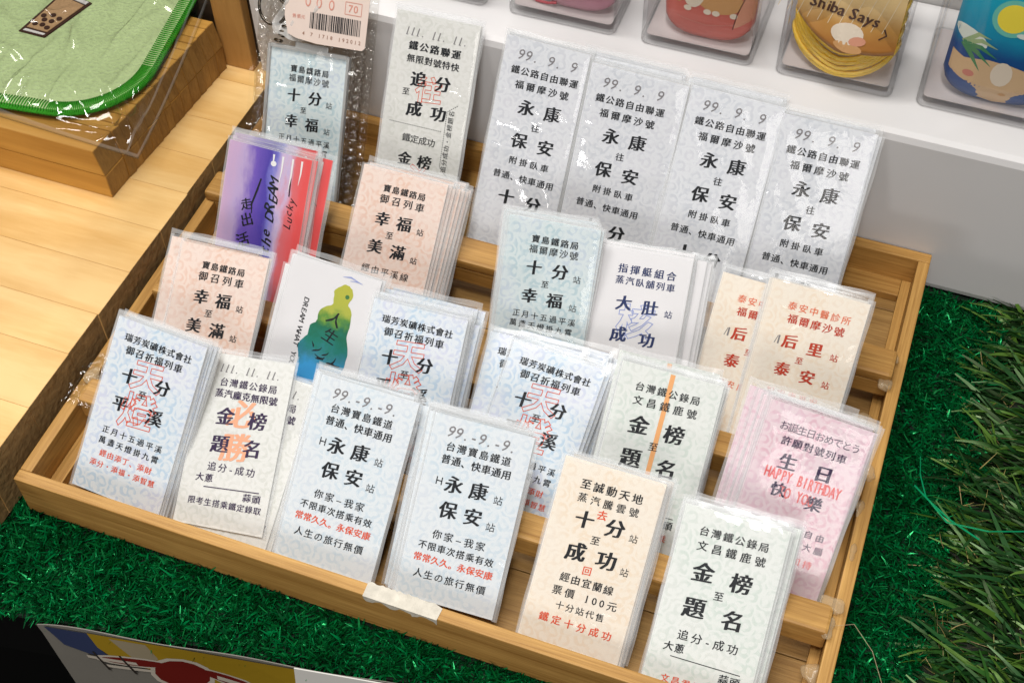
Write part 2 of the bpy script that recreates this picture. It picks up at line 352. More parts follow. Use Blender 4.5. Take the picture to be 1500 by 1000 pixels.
def d_chenggong(p, H):    # peach ten-points-to-success ticket
    p.line('至誠動天地', 1.5, H-.62, .31, pitch=.37, bold=.03); p.line('蒸汽騰雲號', 1.5, H-1.0, .28, pitch=.37, bold=.015)
    p.ch('去', 1.42, H-1.33, .30, 'r', .035); p.ch('十', .98, H-1.58, .54, 'k', .045); p.ch('分', 1.86, H-1.58, .56, 'k', .04); p.ch('站', 2.42, H-1.70, .26, 'k', 0)
    p.ch('至', 1.42, H-2.05, .27, 'k', .02); p.ch('成', .98, H-2.50, .58, 'k', .04); p.ch('功', 1.86, H-2.50, .58, 'k', .04); p.ch('站', 2.42, H-2.66, .26, 'k', 0)
    p.ch('回', 1.42, H-2.92, .27, 'r', .02); p.line('經由宜蘭線', 1.5, H-3.26, .285, pitch=.315, bold=.02); p.line('票價 100元', 1.55, H-3.66, .29, pitch=.36, bold=.015)
    p.line('十分站代售', 1.52, H-4.05, .25, pitch=.29, bold=.01); p.line('鐵定十分成功', 1.5, H-4.48, .28, 'r', pitch=.365, bold=.03)
def d_wenchang(p, H, stripe=False):   # green literature-god ticket
    p.line('台灣鐵公錄局', 1.5, H-.62, .285, pitch=.33, bold=.02); p.line('文昌鐵鹿號', 1.52, H-1.02, .30, pitch=.40, bold=.02)
    p.ch('金', .92, H-1.72, .60, 'k', .04); p.ch('榜', 1.98, H-1.74, .60, 'k', .035); p.ch('至', 1.48, H-2.22, .28, 'k', .02)
    p.ch('題', .92, H-2.70, .62, 'k', .035); p.ch('名', 2.0, H-2.76, .60, 'k', .04)
    p.line('追分-成功', 1.5, H-3.48, .31, pitch=.38, bold=.015); p.line('大蔥', .66, H-3.86, .28)
    p.stroke([(.62, H-4.10), (2.55, H-4.10)], .022, 'k'); p.line('蒜頭', 2.3, H-4.32, .28); p.line('文昌君指定搭乘', 1.5, H-4.72, .25, 'r', pitch=.29, bold=.02)
    if stripe: p.stroke([(1.50, .1), (1.53, H-.05)], .14, 's', 0)
def d_wenchang_s(p, H): d_wenchang(p, H, True)
def d_happy(p, H):        # pink happiness-to-bliss ticket
    p.line('寶島鐵路局', 1.55, H-.60, .27, pitch=.30, bold=.035); p.line('御召列車', 1.55, H-.95, .32, pitch=.41, bold=.025)
    p.ch('幸', 1.02, H-1.60, .50, 'k', .045); p.ch('福', 1.78, H-1.60, .52, 'k', .035); p.ch('站', 2.36, H-1.72, .25, 'k', .01); p.ch('至', 1.38, H-2.06, .27, 'k', .02)
    p.ch('美', .98, H-2.52, .50, 'k', .045); p.ch('滿', 1.78, H-2.54, .52, 'k', .03); p.ch('站', 2.36, H-2.66, .25, 'k', .01)
    p.line('經由平溪線', 1.5, H-3.26, .29, pitch=.34, bold=.01); p.line('幸福美滿', 1.5, H-3.9, .28, 'r', pitch=.4)
def d_formosa(p, H):      # blue ten-points-to-happiness ticket
    p.line('寶島鐵路局', 1.56, H-.62, .27, pitch=.31, bold=.03); p.line('福爾摩沙號', 1.56, H-.94, .29, pitch=.325, bold=.01)
    p.ch('十', 1.02, H-1.52, .50, 'k', .045); p.ch('分', 1.86, H-1.52, .52, 'k', .04); p.ch('站', 2.42, H-1.66, .26, 'k', 0); p.ch('至', 1.44, H-1.98, .25, 'k', .02)
    p.ch('幸', 1.0, H-2.42, .50, 'k', .045); p.ch('福', 1.82, H-2.44, .52, 'k', .035); p.ch('站', 2.42, H-2.56, .26, 'k', 0)
    p.line('正月十五過平溪', 1.56, H-3.02, .25, pitch=.30, bold=.01); p.line('萬盞天燈掛九霄', 1.5, H-3.34, .25, pitch=.30, bold=.01)
def d_command(p, H):      # white sleeping-car ticket in navy
    p.line('指揮艇組合', 1.55, H-.66, .31, 'n', pitch=.38, bold=.03); p.line('蒸汽臥舖列車', 1.55, H-1.02, .28, 'n', pitch=.32, bold=.025)
    p.ch('核', 1.45, H-2.25, 1.15, 'b', outline=True, lay=0)
    p.ch('大', 1.0, H-1.72, .50, 'n', .045); p.ch('肚', 1.84, H-1.74, .50, 'n', .035); p.ch('站', 2.42, H-1.84, .26, 'n', .01)
    p.ch('成', 1.0, H-2.70, .52, 'n', .04); p.ch('功', 1.9, H-2.74, .50, 'n', .04)
def d_clinic(p, H):       # peach clinic ticket in red
    p.line('泰安中醫診所', 1.6, H-.66, .28, 'q', pitch=.325, bold=.01); p.line('福爾摩沙號', 1.6, H-1.04, .31, 'd', pitch=.355, bold=.03)
    p.stroke([(.55, H-1.86), (.62, H-1.62)], .02, 'g'); p.stroke([(.66, H-1.86), (.66, H-1.60)], .05, 'g')
    p.ch('后', 1.0, H-1.72, .46, 'd', .04); p.ch('里', 1.78, H-1.76, .46, 'd', .045); p.ch('站', 2.38, H-1.84, .25, 'd', .01); p.ch('至', 1.42, H-2.20, .24, 'd', .02)
    p.ch('泰', 1.0, H-2.58, .46, 'd', .04); p.ch('安', 1.78, H-2.62, .46, 'd', .045); p.ch('站', 2.36, H-2.70, .25, 'd', .01)
    p.line('祝安康平安', 1.5, H-3.3, .25, 'q', pitch=.33, bold=.02)
def d_birthday(p, H):     # lilac birthday ticket
    p.line('お誕生日おめでとう', 1.6, H-.60, .29, 'p', pitch=.255, bold=0); p.line('許願對號列車', 1.55, H-1.0, .29, 'p', pitch=.315, bold=.02)
    p.ch('生', .98, H-1.58, .52, 'p', .035); p.ch('日', 2.02, H-1.58, .52, 'p', .045)
    p.line('HAPPY BIRTHDAY', 1.55, H-1.98, .46, 'h', pitch=.34, bold=.045, lat=.46, sx=.50)
    p.line('TO YOU', 1.50, H-2.42, .46, 'h', pitch=.34, bold=.045, lat=.5, sx=.50); p.ch('快', .98, H-2.40, .46, 'p', .035); p.ch('樂', 2.02, H-2.48, .48, 'p', .03)
    p.line('心想事成好自由', 1.5, H-3.35, .25, 'p', pitch=.33, bold=.01); p.line('不用用大腦', 1.9, H-3.72, .25, 'p', pitch=.33, bold=.01); p.line('好運加持', 1.9, H-4.2, .26, 'h', pitch=.33, bold=.02)
def d_success(p, H):      # tall cream ticket
    p.line('111. 11. 11.', 1.5, H-.62, .38, 'g', pitch=.34, bold=0, shx=.2, lat=.55)
    p.line('鐵公路聯運', 1.5, H-1.08, .33, pitch=.38, bold=.04); p.line('無限對號特快', 1.5, H-1.50, .30, pitch=.315, bold=.03)
    p.ch('往', 1.5, H-2.45, .95, 'r', outline=True, lay=0); p.ch('追', 1.08, H-2.15, .56, 'k', .045); p.ch('分', 1.95, H-2.15, .56, 'k', .045); p.ch('至', .70, H-2.62, .27, 'k', .02)
    p.ch('成', 1.08, H-3.15, .56, 'k', .045); p.ch('功', 1.95, H-3.15, .56, 'k', .045)
    p.dots((.25, H-3.70), (2.15, H-3.70), 30, r=.012); p.line('鐵定成功', 1.40, H-4.16, .31, pitch=.30, bold=.01)
    p.ch('金', 1.0, H-4.88, .50, 'k', .04); p.ch('榜', 1.72, H-4.88, .52, 'k', .035); p.ch('必', 1.45, H-5.45, .9, 'r', outline=True, lay=0)
    for i, t in enumerate('追分成功・金榜題名'): p.ch(t, 2.42, H-4.95+i*.24, .22, 'k', .01, rot=math.pi/2)
    p.dots((2.28, H-4.9), (2.25, H-3.0), 26, r=.012); p.dots((2.25, H-3.0), (2.6, H-2.72), 6, r=.012); p.dots((2.28, H-4.9), (2.6, H-5.2), 6, r=.012)
def d_free(p, H):         # tall grey-blue ticket
    p.line('99. 9. 9', 1.5, H-.52, .48, 'g', pitch=.46, bold=0, shx=.2, lat=.56)
    p.line('鐵公路自由聯運', 1.5, H-1.05, .30, pitch=.335, bold=.03); p.line('福爾摩沙號', 1.5, H-1.50, .31, pitch=.385, bold=.03)
    p.ch('永', 1.12, H-2.20, .56, 'k', .04); p.ch('康', 2.02, H-2.20, .56, 'k', .03); p.ch('往', 1.55, H-2.78, .29, 'k', .02)
    p.ch('保', 1.10, H-3.32, .56, 'k', .035); p.ch('安', 2.02, H-3.34, .56, 'k', .04)
    p.line('附掛臥車', 1.58, H-4.0, .29, pitch=.37, bold=.025); p.line('普通、快車通用', 1.5, H-4.55, .29, pitch=.31, bold=.025)
    p.ch('十', 1.05, H-5.28, .56, 'k', .05); p.ch('分', 2.0, H-5.32, .56, 'k', .045)

def watercolour(name, stops, axis=0, noise=.35, scale=60, w=W):
    "bands of paint bled into each other across the card"
    mt, nt, b, N, L = newmat(name); tc = N.new('ShaderNodeTexCoord'); sp = N.new('ShaderNodeSeparateXYZ'); L.new(tc.outputs['Object'], sp.inputs[0])
    n = N.new('ShaderNodeTexNoise'); n.inputs['Scale'].default_value = scale; n.inputs['Detail'].default_value = 6; n.inputs['Roughness'].default_value = .6
    mp = N.new('ShaderNodeMapping'); mp.inputs['Scale'].default_value = (1, .3, 1) if axis == 0 else (1, 1, 1); L.new(tc.outputs['Object'], mp.inputs[0]); L.new(mp.outputs[0], n.inputs['Vector'])
    m1 = N.new('ShaderNodeMath'); m1.operation = 'MULTIPLY_ADD'; m1.inputs[1].default_value = 1/(w*S); L.new(sp.outputs[axis], m1.inputs[0])
    m2 = N.new('ShaderNodeMath'); m2.operation = 'MULTIPLY_ADD'; m2.inputs[1].default_value = noise; m2.inputs[2].default_value = -noise/2; L.new(n.outputs['Fac'], m2.inputs[0]); L.new(m2.outputs[0], m1.inputs[2])
    r = N.new('ShaderNodeValToRGB'); L.new(m1.outputs[0], r.inputs['Fac']); el = r.color_ramp.elements
    el[0].position = stops[0][0]; el[0].color = (*stops[0][1], 1); el[1].position = stops[-1][0]; el[1].color = (*stops[-1][1], 1)
    for ps, cc in stops[1:-1]: e = el.new(ps); e.color = (*cc, 1)
    L.new(r.outputs[0], b.inputs['Base Color']); b.inputs['Roughness'].default_value = .5; return mt
STOCK['purple'] = watercolour('purple_red_watercolour', [(.02, (.60, .40, .60)), (.18, (.50, .38, .64)), (.30, (.16, .09, .48)), (.52, (.07, .045, .38)), (.60, (.20, .20, .62)), (.70, (.60, .48, .70)), (.78, (.72, .16, .18)), (.95, (.80, .09, .09))], noise=.42, scale=120)
STOCK['dream'] = STOCK['white']
FIG = watercolour('green_blue_watercolour', [(.0, (.03, .24, .60)), (.40, (.04, .34, .70)), (.49, (.03, .22, .30)), (.56, (.01, .20, .16)), (.66, (.005, .14, .07)), (.71, (.10, .26, .04)), (.77, (.40, .44, .06)), (.90, (.46, .46, .05))], axis=1, noise=.26, scale=170, w=5.4)
def scribble(p, u, v, s, c='k', seed=0, n=5):
    r = random.Random(seed)
    for k in range(n):
        a = r.uniform(0, math.pi); l = s*r.uniform(.35, .9); x = u+r.uniform(-.4, .4)*s; y = v+r.uniform(-.4, .4)*s
        pts = [(x+math.cos(a)*l*(t-.5)+.12*l*math.sin(3*t), y+math.sin(a)*l*(t-.5)+.1*l*math.cos(4*t)) for t in [i/6 for i in range(7)]]
        p.stroke(pts, [s*.03, s*.08, s*.09, s*.08, s*.07, s*.05, s*.02], c)
def d_purple(p, H):
    for i, t in enumerate('the DREAM'):
        p.ch(t, 1.78+.05*math.sin(i*2.3), H-3.25+i*.28, .50+.05*math.sin(i*3), 'k', .022, rot=math.pi/2-.05*math.sin(i*1.7), shx=.35)
    for i, t in enumerate('Lucky'):
        p.ch(t, 2.44+.03*math.sin(i*2), H-2.3+i*.21, .36, 'k', .005, rot=math.pi/2, shx=.35)
    p.stroke([(2.35, H-1.35), (2.32, H-.75)], .04, 'k')
    p.ch('活', .98, H-3.15, .50, 'k', .02, rot=.4); p.ch('出', 1.02, H-2.45, .48, 'k', .02, rot=.4); p.ch('力', .9, H-3.65, .45, 'k', .02, rot=.4)
    p.ch('走', .92, H-1.95, .42, 'k', .02, rot=.3)
    p.stroke([(1.15, H-2.2), (1.1, H-1.9), (1.22, H-1.4), (1.30, H-1.0)], [.03, .06, .07, .05], 'k')
    for x, l in ((1.95, .9), (2.3, 1.1), (2.62, .8), (1.62, .35)):
        p.stroke([(x, H-.12), (x+.01, H-.12-l*.5), (x-.02, H-.12-l)], [.07, .05, .01], 'w')
    p.ell(1.65, H-.42, .10, .09, 'w', 2)
def d_dream(p, H):
    out = [(1.72, H-.55), (1.92, H-.42), (2.14, H-.52), (2.22, H-.78), (2.14, H-.98), (2.30, H-1.18), (2.36, H-1.55), (2.38, H-2.0), (2.52, H-2.4), (2.54, H-2.8), (2.48, H-3.3), (2.5, H-4.2), (1.9, H-4.6),
           (1.2, H-4.3), (1.0, H-3.6), (1.02, H-3.0), (.92, H-2.6), (1.12, H-2.25), (1.12, H-1.95), (1.30, H-1.75), (1.28, H-1.5), (1.42, H-1.28), (1.66, H-1.12), (1.62, H-.88), (1.60, H-.70)]
    Q = []
    for i in range(len(out)):
        P0, P1, P2, P3 = [Vector(out[(i+k) % len(out)]) for k in (-1, 0, 1, 2)]
        for t in (0, .25, .5, .75):
            q = .5*((2*P1)+(-P0+P2)*t+(2*P0-5*P1+4*P2-P3)*t*t+(-P0+3*P1-3*P2+P3)*t**3); Q.append((q.x+rng.uniform(-.012, .012), q.y+rng.uniform(-.012, .012)))
    bm = bmesh.new(); f = bm.faces.new([bm.verts.new((q[0], q[1], 0)) for q in Q]); bmesh.ops.triangulate(bm, faces=[f])
    for _ in range(4):
        bmesh.ops.subdivide_edges(bm, edges=[e for e in bm.edges if e.calc_length() > .25], cuts=1); bmesh.ops.triangulate(bm, faces=[f for f in bm.faces if len(f.verts) > 3])
    bm.verts.index_update(); p.add([(v.co.x, v.co.y) for v in bm.verts], [tuple(v.index for v in f.verts) for f in bm.faces], FIG, 0); bm.free()
    p.ell(2.05, H-.78, .07, .07, 'dgreen', 1, 12)
    for i, t in enumerate('DREAM WHAT YOU WANT'): p.ch(t, .80+.004*i, H-1.25-i*.155, .24, 'k', .018, rot=-math.pi/2, shx=.15)
    p.ch('人', 1.85, H-1.55, .5, 'k', .01, rot=-.35); p.ch('生', 1.85, H-2.1, .5, 'k', .01, rot=-.35); scribble(p, 1.6, H-2.65, .6, 'k', 3, 4)
    scribble(p, 1.9, H-3.1, .8, 'k', 4, 6); scribble(p, 1.9, H-3.7, .5, 'k', 5, 5)
    p.stroke([(1.75, H-.22), (2.0, H-.17), (2.3, H-.24)], [.01, .05, .01], 'b'); p.stroke([(2.0, H-.28), (2.25, H-.24), (2.42, H-.27)], [.01, .04, .01], 'b')
INK['dgreen'] = plain('ink_dark_green', (.05, .18, .05), .5)

# ------------------------------------------------------------------ ticket building
def bendf(wd): return lambda a, b: .028*math.sin(math.pi*min(max(a/wd, 0), 1))*(.5+.5*math.sin(b*.9))
def card_md(stock, H, wd=W):
    nx, ny = 16, 16; V = []; Fc = []; mi = []; bf = bendf(wd)
    for z0 in (0, -.035):
        for j in range(ny+1):
            for i in range(nx+1):
                a = wd*i/nx; b = H*j/ny; V.append((a, b, z0+bf(a, b)))
    k = (nx+1)*(ny+1); ix = lambda i, j, l: l*k+j*(nx+1)+i
    for j in range(ny):
        for i in range(nx):
            Fc.append((ix(i, j, 0), ix(i+1, j, 0), ix(i+1, j+1, 0), ix(i, j+1, 0))); mi.append(0)
            Fc.append((ix(i, j, 1), ix(i, j+1, 1), ix(i+1, j+1, 1), ix(i+1, j, 1))); mi.append(1)
    for i in range(nx):
        Fc.append((ix(i, 0, 1), ix(i+1, 0, 1), ix(i+1, 0, 0), ix(i, 0, 0))); mi.append(1)
        Fc.append((ix(i, ny, 0), ix(i+1, ny, 0), ix(i+1, ny, 1), ix(i, ny, 1))); mi.append(1)
    for j in range(ny):
        Fc.append((ix(0, j, 0), ix(0, j+1, 0), ix(0, j+1, 1), ix(0, j, 1))); mi.append(1)
        Fc.append((ix(nx, j, 1), ix(nx, j+1, 1), ix(nx, j+1, 0), ix(nx, j, 0))); mi.append(1)
    return meshdata('card', V, Fc, [STOCK[stock], EDGE], mi)
def sleeve_md(H, wd, seed):
    r = random.Random(seed); nx, ny = 22, 36; V = []; Fc = []; mi = []
    x0, x1, y0, y1 = -.09, wd+.10, -.04, H+.06+.05*(seed % 4)
    wv = [(r.uniform(.6, 4.5), r.uniform(.4, 3.2), r.uniform(0, 6.3), r.uniform(.002, .007)) for _ in range(8)]
    cr = [(r.uniform(0, wd), r.uniform(0, H), r.uniform(0, math.pi), r.uniform(.012, .03), r.uniform(.05, .12), r.uniform(.3, .9)) for _ in range(5)]
    bf = bendf(wd)
    for l in (0, 1):
        for j in range(ny+1):
            for i in range(nx+1):
                s = i/nx; t = j/ny
                a = x0+(x1-x0)*s; b = y0+(y1-y0)*t
                e = min(1, min(s, 1-s)*14)*min(1, min(t, 1-t)*22)
                zz = sum(A*math.sin(p_*a+q_*b+ph) for p_, q_, ph, A in wv)
                for cx, cy, an, A, wid, ln in cr:
                    dx, dy = a-cx, b-cy; al = dx*math.cos(an)+dy*math.sin(an); ac = -dx*math.sin(an)+dy*math.cos(an)
                    zz += A*math.exp(-(ac/wid)**2-(al/ln)**2)
                z = (bf(a, b)+.028+abs(zz)*1.0)*e - .017*(1-e) if l == 0 else (-.05)*e - .019*(1-e)
                wob = .012*math.sin(b*3+seed) if i in (0, nx) else 0
                V.append((a+wob, b+(.02*math.sin(a*4+seed*2) if j == ny else 0), z))
    k = (nx+1)*(ny+1); ix = lambda i, j, l: l*k+j*(nx+1)+i
    for j in range(ny):
        for i in range(nx):
            rim = 1 if (i in (0, nx-1) or j == ny-1) else 0
            Fc.append((ix(i, j, 0), ix(i+1, j, 0), ix(i+1, j+1, 0), ix(i, j+1, 0))); mi.append(rim)
            Fc.append((ix(i, j, 1), ix(i, j+1, 1), ix(i+1, j+1, 1), ix(i+1, j, 1))); mi.append(rim)
    return meshdata('sleeve', V, Fc, [SLEEVE, SEAM], mi, smooth=True)
_cache = {}
def parts(design, stock, H, wd):
    key = (design.__name__, stock, round(H, 1), round(wd, 1))
    if key not in _cache:
        p = Print(); design(p, H)
        _cache[key] = (card_md(stock, H, wd), p.md('print', bend=bendf(wd)))
    return _cache[key]
_sl = {}
def sleeve(H, wd, k):
    key = (round(H, 1), round(wd, 1), k % 5)
    if key not in _sl: _sl[key] = sleeve_md(H, wd, k % 5+int(H*10))
    return _sl[key]

# key: x, y, lean, turn, height, width, base z
TK = dict(
 A1=(1.15,0.91,47.6,-3.5,5.34,2.99,-1.0), A2=(4.66,0.78,58.9,6.8,5.14,2.84,-1.0), A3=(7.97,0.82,52.0,-0.2,5.40,3.05,-1.0),
 A4=(11.76,0.84,51.0,1.8,5.28,2.96,-1.0), A5=(15.52,0.76,52.8,0.2,5.21,2.91,-1.0), A6=(19.15,0.39,58.7,1.3,5.19,2.93,-1.0),
 B1=(1.87,4.23,52.7,3.0,5.30,2.98,-1.0), B2=(5.17,4.82,46.5,-2.2,5.40,2.99,-1.0), B3=(8.54,4.06,48.0,1.8,5.28,2.99,-1.0),
 B4=(12.37,4.10,58.9,-2.9,5.24,2.95,-1.0), B5=(16.14,4.29,51.5,1.0,5.35,3.02,-1.0), B6=(20.18,4.53,44.1,-3.0,5.31,2.97,-1.0),
 C1=(1.52,8.99,37.2,0.0,5.26,2.96,-1.0), C2=(5.87,9.28,45.7,0.2,5.27,2.93,-1.0), C3=(11.56,8.91,40.0,4.3,5.22,2.94,-1.0),
 C4=(14.54,8.74,48.4,4.9,5.14,2.90,-1.0), C5=(17.82,9.10,47.5,-1.0,5.26,2.97,-1.48), C6=(19.39,8.95,44.8,-0.8,5.27,2.97,-1.0),
 D2=(5.30,13.72,33.4,0.8,7.49,2.96,-1.1), D3=(8.93,13.83,32.5,-1.2,7.43,2.86,-1.1), D4=(11.92,13.97,31.3,-1.0,7.09,3.24,-1.1),
 D5=(15.23,13.35,35.9,-0.9,7.45,3.03,-1.1), D6=(18.35,13.56,34.4,0.0,7.11,2.96,-1.1))
def tframe(k, back=0.0, du=0.0, dv=0.0, dth=0.0, dal=0.0):
    x, y, al, th, H, wd, zb = TK[k]; al = math.radians(al+dal); th = math.radians(th+dth)
    u = Vector((1, 0, 0)); v = Vector((0, math.sin(al), math.cos(al)))
    uu = u*math.cos(th)+v*math.sin(th); vv = v*math.cos(th)-u*math.sin(th); n = uu.cross(vv)
    return frame(Vector((x, y, zb))-n*back+uu*du+vv*dv, uu, vv)
ORD = ['', 'second', 'third', 'fourth', 'fifth', 'sixth', 'seventh', 'eighth', 'ninth', 'tenth', 'eleventh']
def stack(k, design, stock, count, label, rest, group, spread=.03, side=1, sleeved=True, turns=1.0, pitch=.072, steps=None):
    x, y, al, th, H, wd, zb = TK[k]
    root = thing('souvenir_ticket', label, 'ticket', group, mw=tframe(k))
    cm, pm = parts(design, stock, H, wd)
    link('card', cm, root); link('print', pm, root)
    if sleeved: link('sleeve', sleeve(H, wd, ord(k[0])+int(k[1])+{'D4': 1, 'D5': 1}.get(k, 0)), root)
    r = random.Random(k)
    for i in range(1, count):
        c = copy_tree(root)
        st = (steps or {}).get(i, (0, 0, 0))
        c.matrix_world = tframe(k, back=i*pitch, du=side*spread*i+r.uniform(-.05, .05)+st[0], dv=r.uniform(-.06, .10)+st[1], dth=r.uniform(-1.4, 1.4)*turns+st[2], dal=r.uniform(0, .9))
        c['label'] = ORD[i]+' ticket in the '+group
        for ch in c.children:
            if ch.name.startswith('sleeve'): ch.data = sleeve(H, wd, i)
    return root
stack('A1', d_ruifang, 'blue', 6, 'pale blue ticket with red outlined 天燈 lettering in the front left corner of the tray', 'blue ticket tucked behind the front left blue ticket', 'blue lantern stack at the front left corner', .035)
stack('A2', d_exam, 'cream', 5, 'cream ticket reading 必勝 in light orange under 111.11.11., front row', 'cream ticket fanned out behind the crooked cream ticket of the front row', 'fanned cream exam tickets in the front row', .0, turns=4, steps={1: (.12, -.1, -3), 2: (.32, -.15, -7), 3: (.5, -.3, -9)})
stack('A3', d_yongkang, 'pale', 8, 'pale dated ticket directly right of the cream ticket in the front row', 'pale 99.-9.-9. ticket stacked behind the left one of the front pair', 'left one of the two pale front stacks', -.035)
stack('A4', d_yongkang, 'pale', 9, 'pale ticket dated 99.-9.-9. above the torn paper scrap on the tray rim', 'pale 99.-9.-9. ticket stacked behind the one above the torn paper scrap', 'right one of the two pale front stacks', -.045, steps={4: (-.12, .05, 0), 5: (-.15, 0, 0), 6: (-.2, 0, 0)})
stack('A5', d_chenggong, 'orange', 5, 'peach ticket reading 十分 to 成功 with 票價 100元 in the front row', 'peach ticket just behind the front peach 100元 ticket', 'peach 十分成功 stack of the front row', .03)
stack('A6', d_wenchang, 'green', 9, 'pale green ticket reading 金榜題名 at the front right corner of the tray', 'pale green ticket stacked behind the front right green ticket', 'green stack at the front right corner', .03, steps={3: (.06, .08, 0), 5: (.1, .1, 0), 6: (-.1, .15, 0)})
stack('B1', d_happy, 'pink', 4, 'pink ticket reading 御召列車 behind the front left blue and cream tickets', 'pink ticket showing left behind the pink one of the second row', 'pink tickets at the left end of the second row', -.02, steps={2: (-.40, .02, 1), 3: (-.42, .06, 1)})
stack('B2', d_dream, 'dream', 4, 'white card with a green and yellow watercolour figure and DREAM WHAT YOU WANT', 'white card just behind the green watercolour figure card', 'white watercolour cards', -.03, steps={2: (-.1, -.35, 0)})
stack('B3', d_ruifang, 'blue', 10, 'blue lantern ticket between the green watercolour card and the middle of the second row', 'blue lantern ticket stacked behind the one right of the green watercolour card', 'blue lantern stack right of the watercolour figure', .03, steps={5: (-.06, .18, 0), 7: (-.1, .28, 0), 8: (-.12, .34, 0)})
stack('B4', d_ruifang, 'blue', 11, 'blue lantern ticket with a white glare patch, left of the ticket with an orange stripe', 'blue lantern ticket in the middle stack of the second row', 'blue lantern stack left of the orange stripe', .02, steps={3: (-.42, .08, 4), 4: (-.42, .12, 4), 6: (.1, .2, 3), 8: (.15, .35, 3), 9: (.2, .38, 3)})
stack('B5', d_wenchang_s, 'green', 10, 'grey green 金榜題名 ticket crossed by a vertical orange stripe', 'grey green ticket stacked behind the one with the orange stripe', 'grey green tickets with orange stripes', .0, steps={4: (-.1, .1, 0), 6: (-.15, .2, 0), 8: (-.2, .25, 0)})
stack('B6', d_birthday, 'lilac', 8, 'lilac ticket reading HAPPY BIRTHDAY TO YOU at the right end of the second row', 'lilac birthday ticket stacked behind the front lilac one', 'lilac birthday tickets', -.06, steps={5: (-.1, .06, 0), 7: (-.15, .1, 0)})
stack('C1', d_purple, 'purple', 6, 'purple and red watercolour card handwritten the DREAM', 'purple and red watercolour card peeking out behind the front one', 'purple watercolour cards', .04, steps={2: (.05, .08, 0), 3: (.08, .16, 0), 5: (.25, .05, 0)})
stack('C2', d_happy, 'pink', 11, 'peach pink ticket reading 幸福 to 美滿 between the purple card and the dark gap', 'peach pink ticket of the thick stack behind the third row pink one', 'peach pink tickets in the third row', .055)
stack('C3', d_formosa, 'teal', 9, 'blue grey ticket reading 福爾摩沙號 in the middle of the third row', 'blue grey ticket stacked behind the 福爾摩沙號 one', 'blue grey tickets in the third row', -.03)
stack('C4', d_command, 'white', 6, 'white ticket with navy lettering and an outlined blue character, bright glare on it', 'white ticket behind the navy lettered one', 'white navy lettered tickets', .05, steps={3: (.2, 0, 0), 4: (.3, -.05, 0), 5: (.35, -.05, 0)})
stack('C5', d_clinic, 'orange', 2, 'peach ticket with red lettering, half hidden by its twin to the right', 'peach red lettered ticket behind the half hidden one', 'left pair of peach clinic tickets', .02)
stack('C6', d_clinic, 'orange', 3, 'peach ticket with red lettering 泰安中醫診所 fully visible at the right of the third row', 'peach red lettered ticket right behind the fully visible one', 'right stack of peach clinic tickets', .02)
stack('D2', d_success, 'cream', 2, 'tall cream ticket dated 111. 11. 11. with dotted lines in the back row', 'tall cream ticket behind the dated cream one of the back row', 'tall cream tickets', .0, turns=.3)
stack('D3', d_free, 'grey', 3, 'leftmost of the four tall grey 99. 9. 9 tickets, white glare across it', 'tall grey ticket behind the leftmost 99. 9. 9 one', 'leftmost tall grey stack', .01)
stack('D4', d_free, 'grey', 6, 'second tall grey 99. 9. 9 ticket from the left in the back row', 'tall grey ticket behind the second 99. 9. 9 one from the left', 'tall grey stack second from the left', -.03, steps={3: (-.1, .12, 0), 4: (-.12, .2, 0), 5: (-.15, .26, 0)})
stack('D5', d_free, 'grey', 5, 'third tall grey 99. 9. 9 ticket from the left in the back row', 'tall grey ticket behind the third 99. 9. 9 one from the left', 'tall grey stack third from the left', .0, steps={2: (-.05, .08, 0), 4: (-.05, .12, 0)})
stack('D6', d_free, 'grey', 3, 'rightmost tall grey 99. 9. 9 ticket, above the empty corner of the tray', 'tall grey ticket behind the rightmost 99. 9. 9 one', 'rightmost tall grey stack', .0)

# ------------------------------------------------------------------ wooden tray
tr = thing('wooden_tray', 'open bamboo tray with four compartments holding the upright tickets', 'tray')
box('front_wall', (0, 0, -1.73), (24, .38, 0), BAM['x'], tr, .04)
box('back_wall', (0, 17.4, -1.73), (24, 17.8, 0), BAM['x'], tr, .04)
box('side_wall', (0, .382, -1.728), (.38, 17.398, -.002), BAM['y'], tr, .04)
box('side_wall', (23.62, .382, -1.728), (24, 17.398, -.002), BAM['y'], tr, .04)
FP = [.385, 2.9, 5.6, 8.3, 11.0, 13.7, 16.2, 17.395]
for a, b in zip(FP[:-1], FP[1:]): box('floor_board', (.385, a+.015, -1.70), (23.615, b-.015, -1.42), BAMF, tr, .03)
box('ledge', (.385, 16.65, -1.415), (23.3, 17.395, -1.1), BAM['x'], tr, .03)
box('ledge', (23.305, .39, -1.415), (23.615, 17.395, -1.1), BAM['y'], tr, .03)
box('ledge', (.385, .39, -1.415), (.80, 16.64, -1.1), BAM['y'], tr, .03)
box('cross_bar', (.39, 3.05, -.72), (23.61, 3.95, .2), BAM['x'], tr, .09)
box('cross_bar', (.39, 7.65, -.72), (23.61, 8.55, .2), BAM['x'], tr, .09)
cb = box('cross_bar', (.05, 12.0, .003), (23.66, 13.1, .42), BAM['x'], tr, .12)
box('cross_bar', (.39, 12.02, -.62), (23.61, 13.08, .001), BAM['x'], tr, .02)
GLUE = seam_mat('hot_glue', (.62, .48, .30), .30)
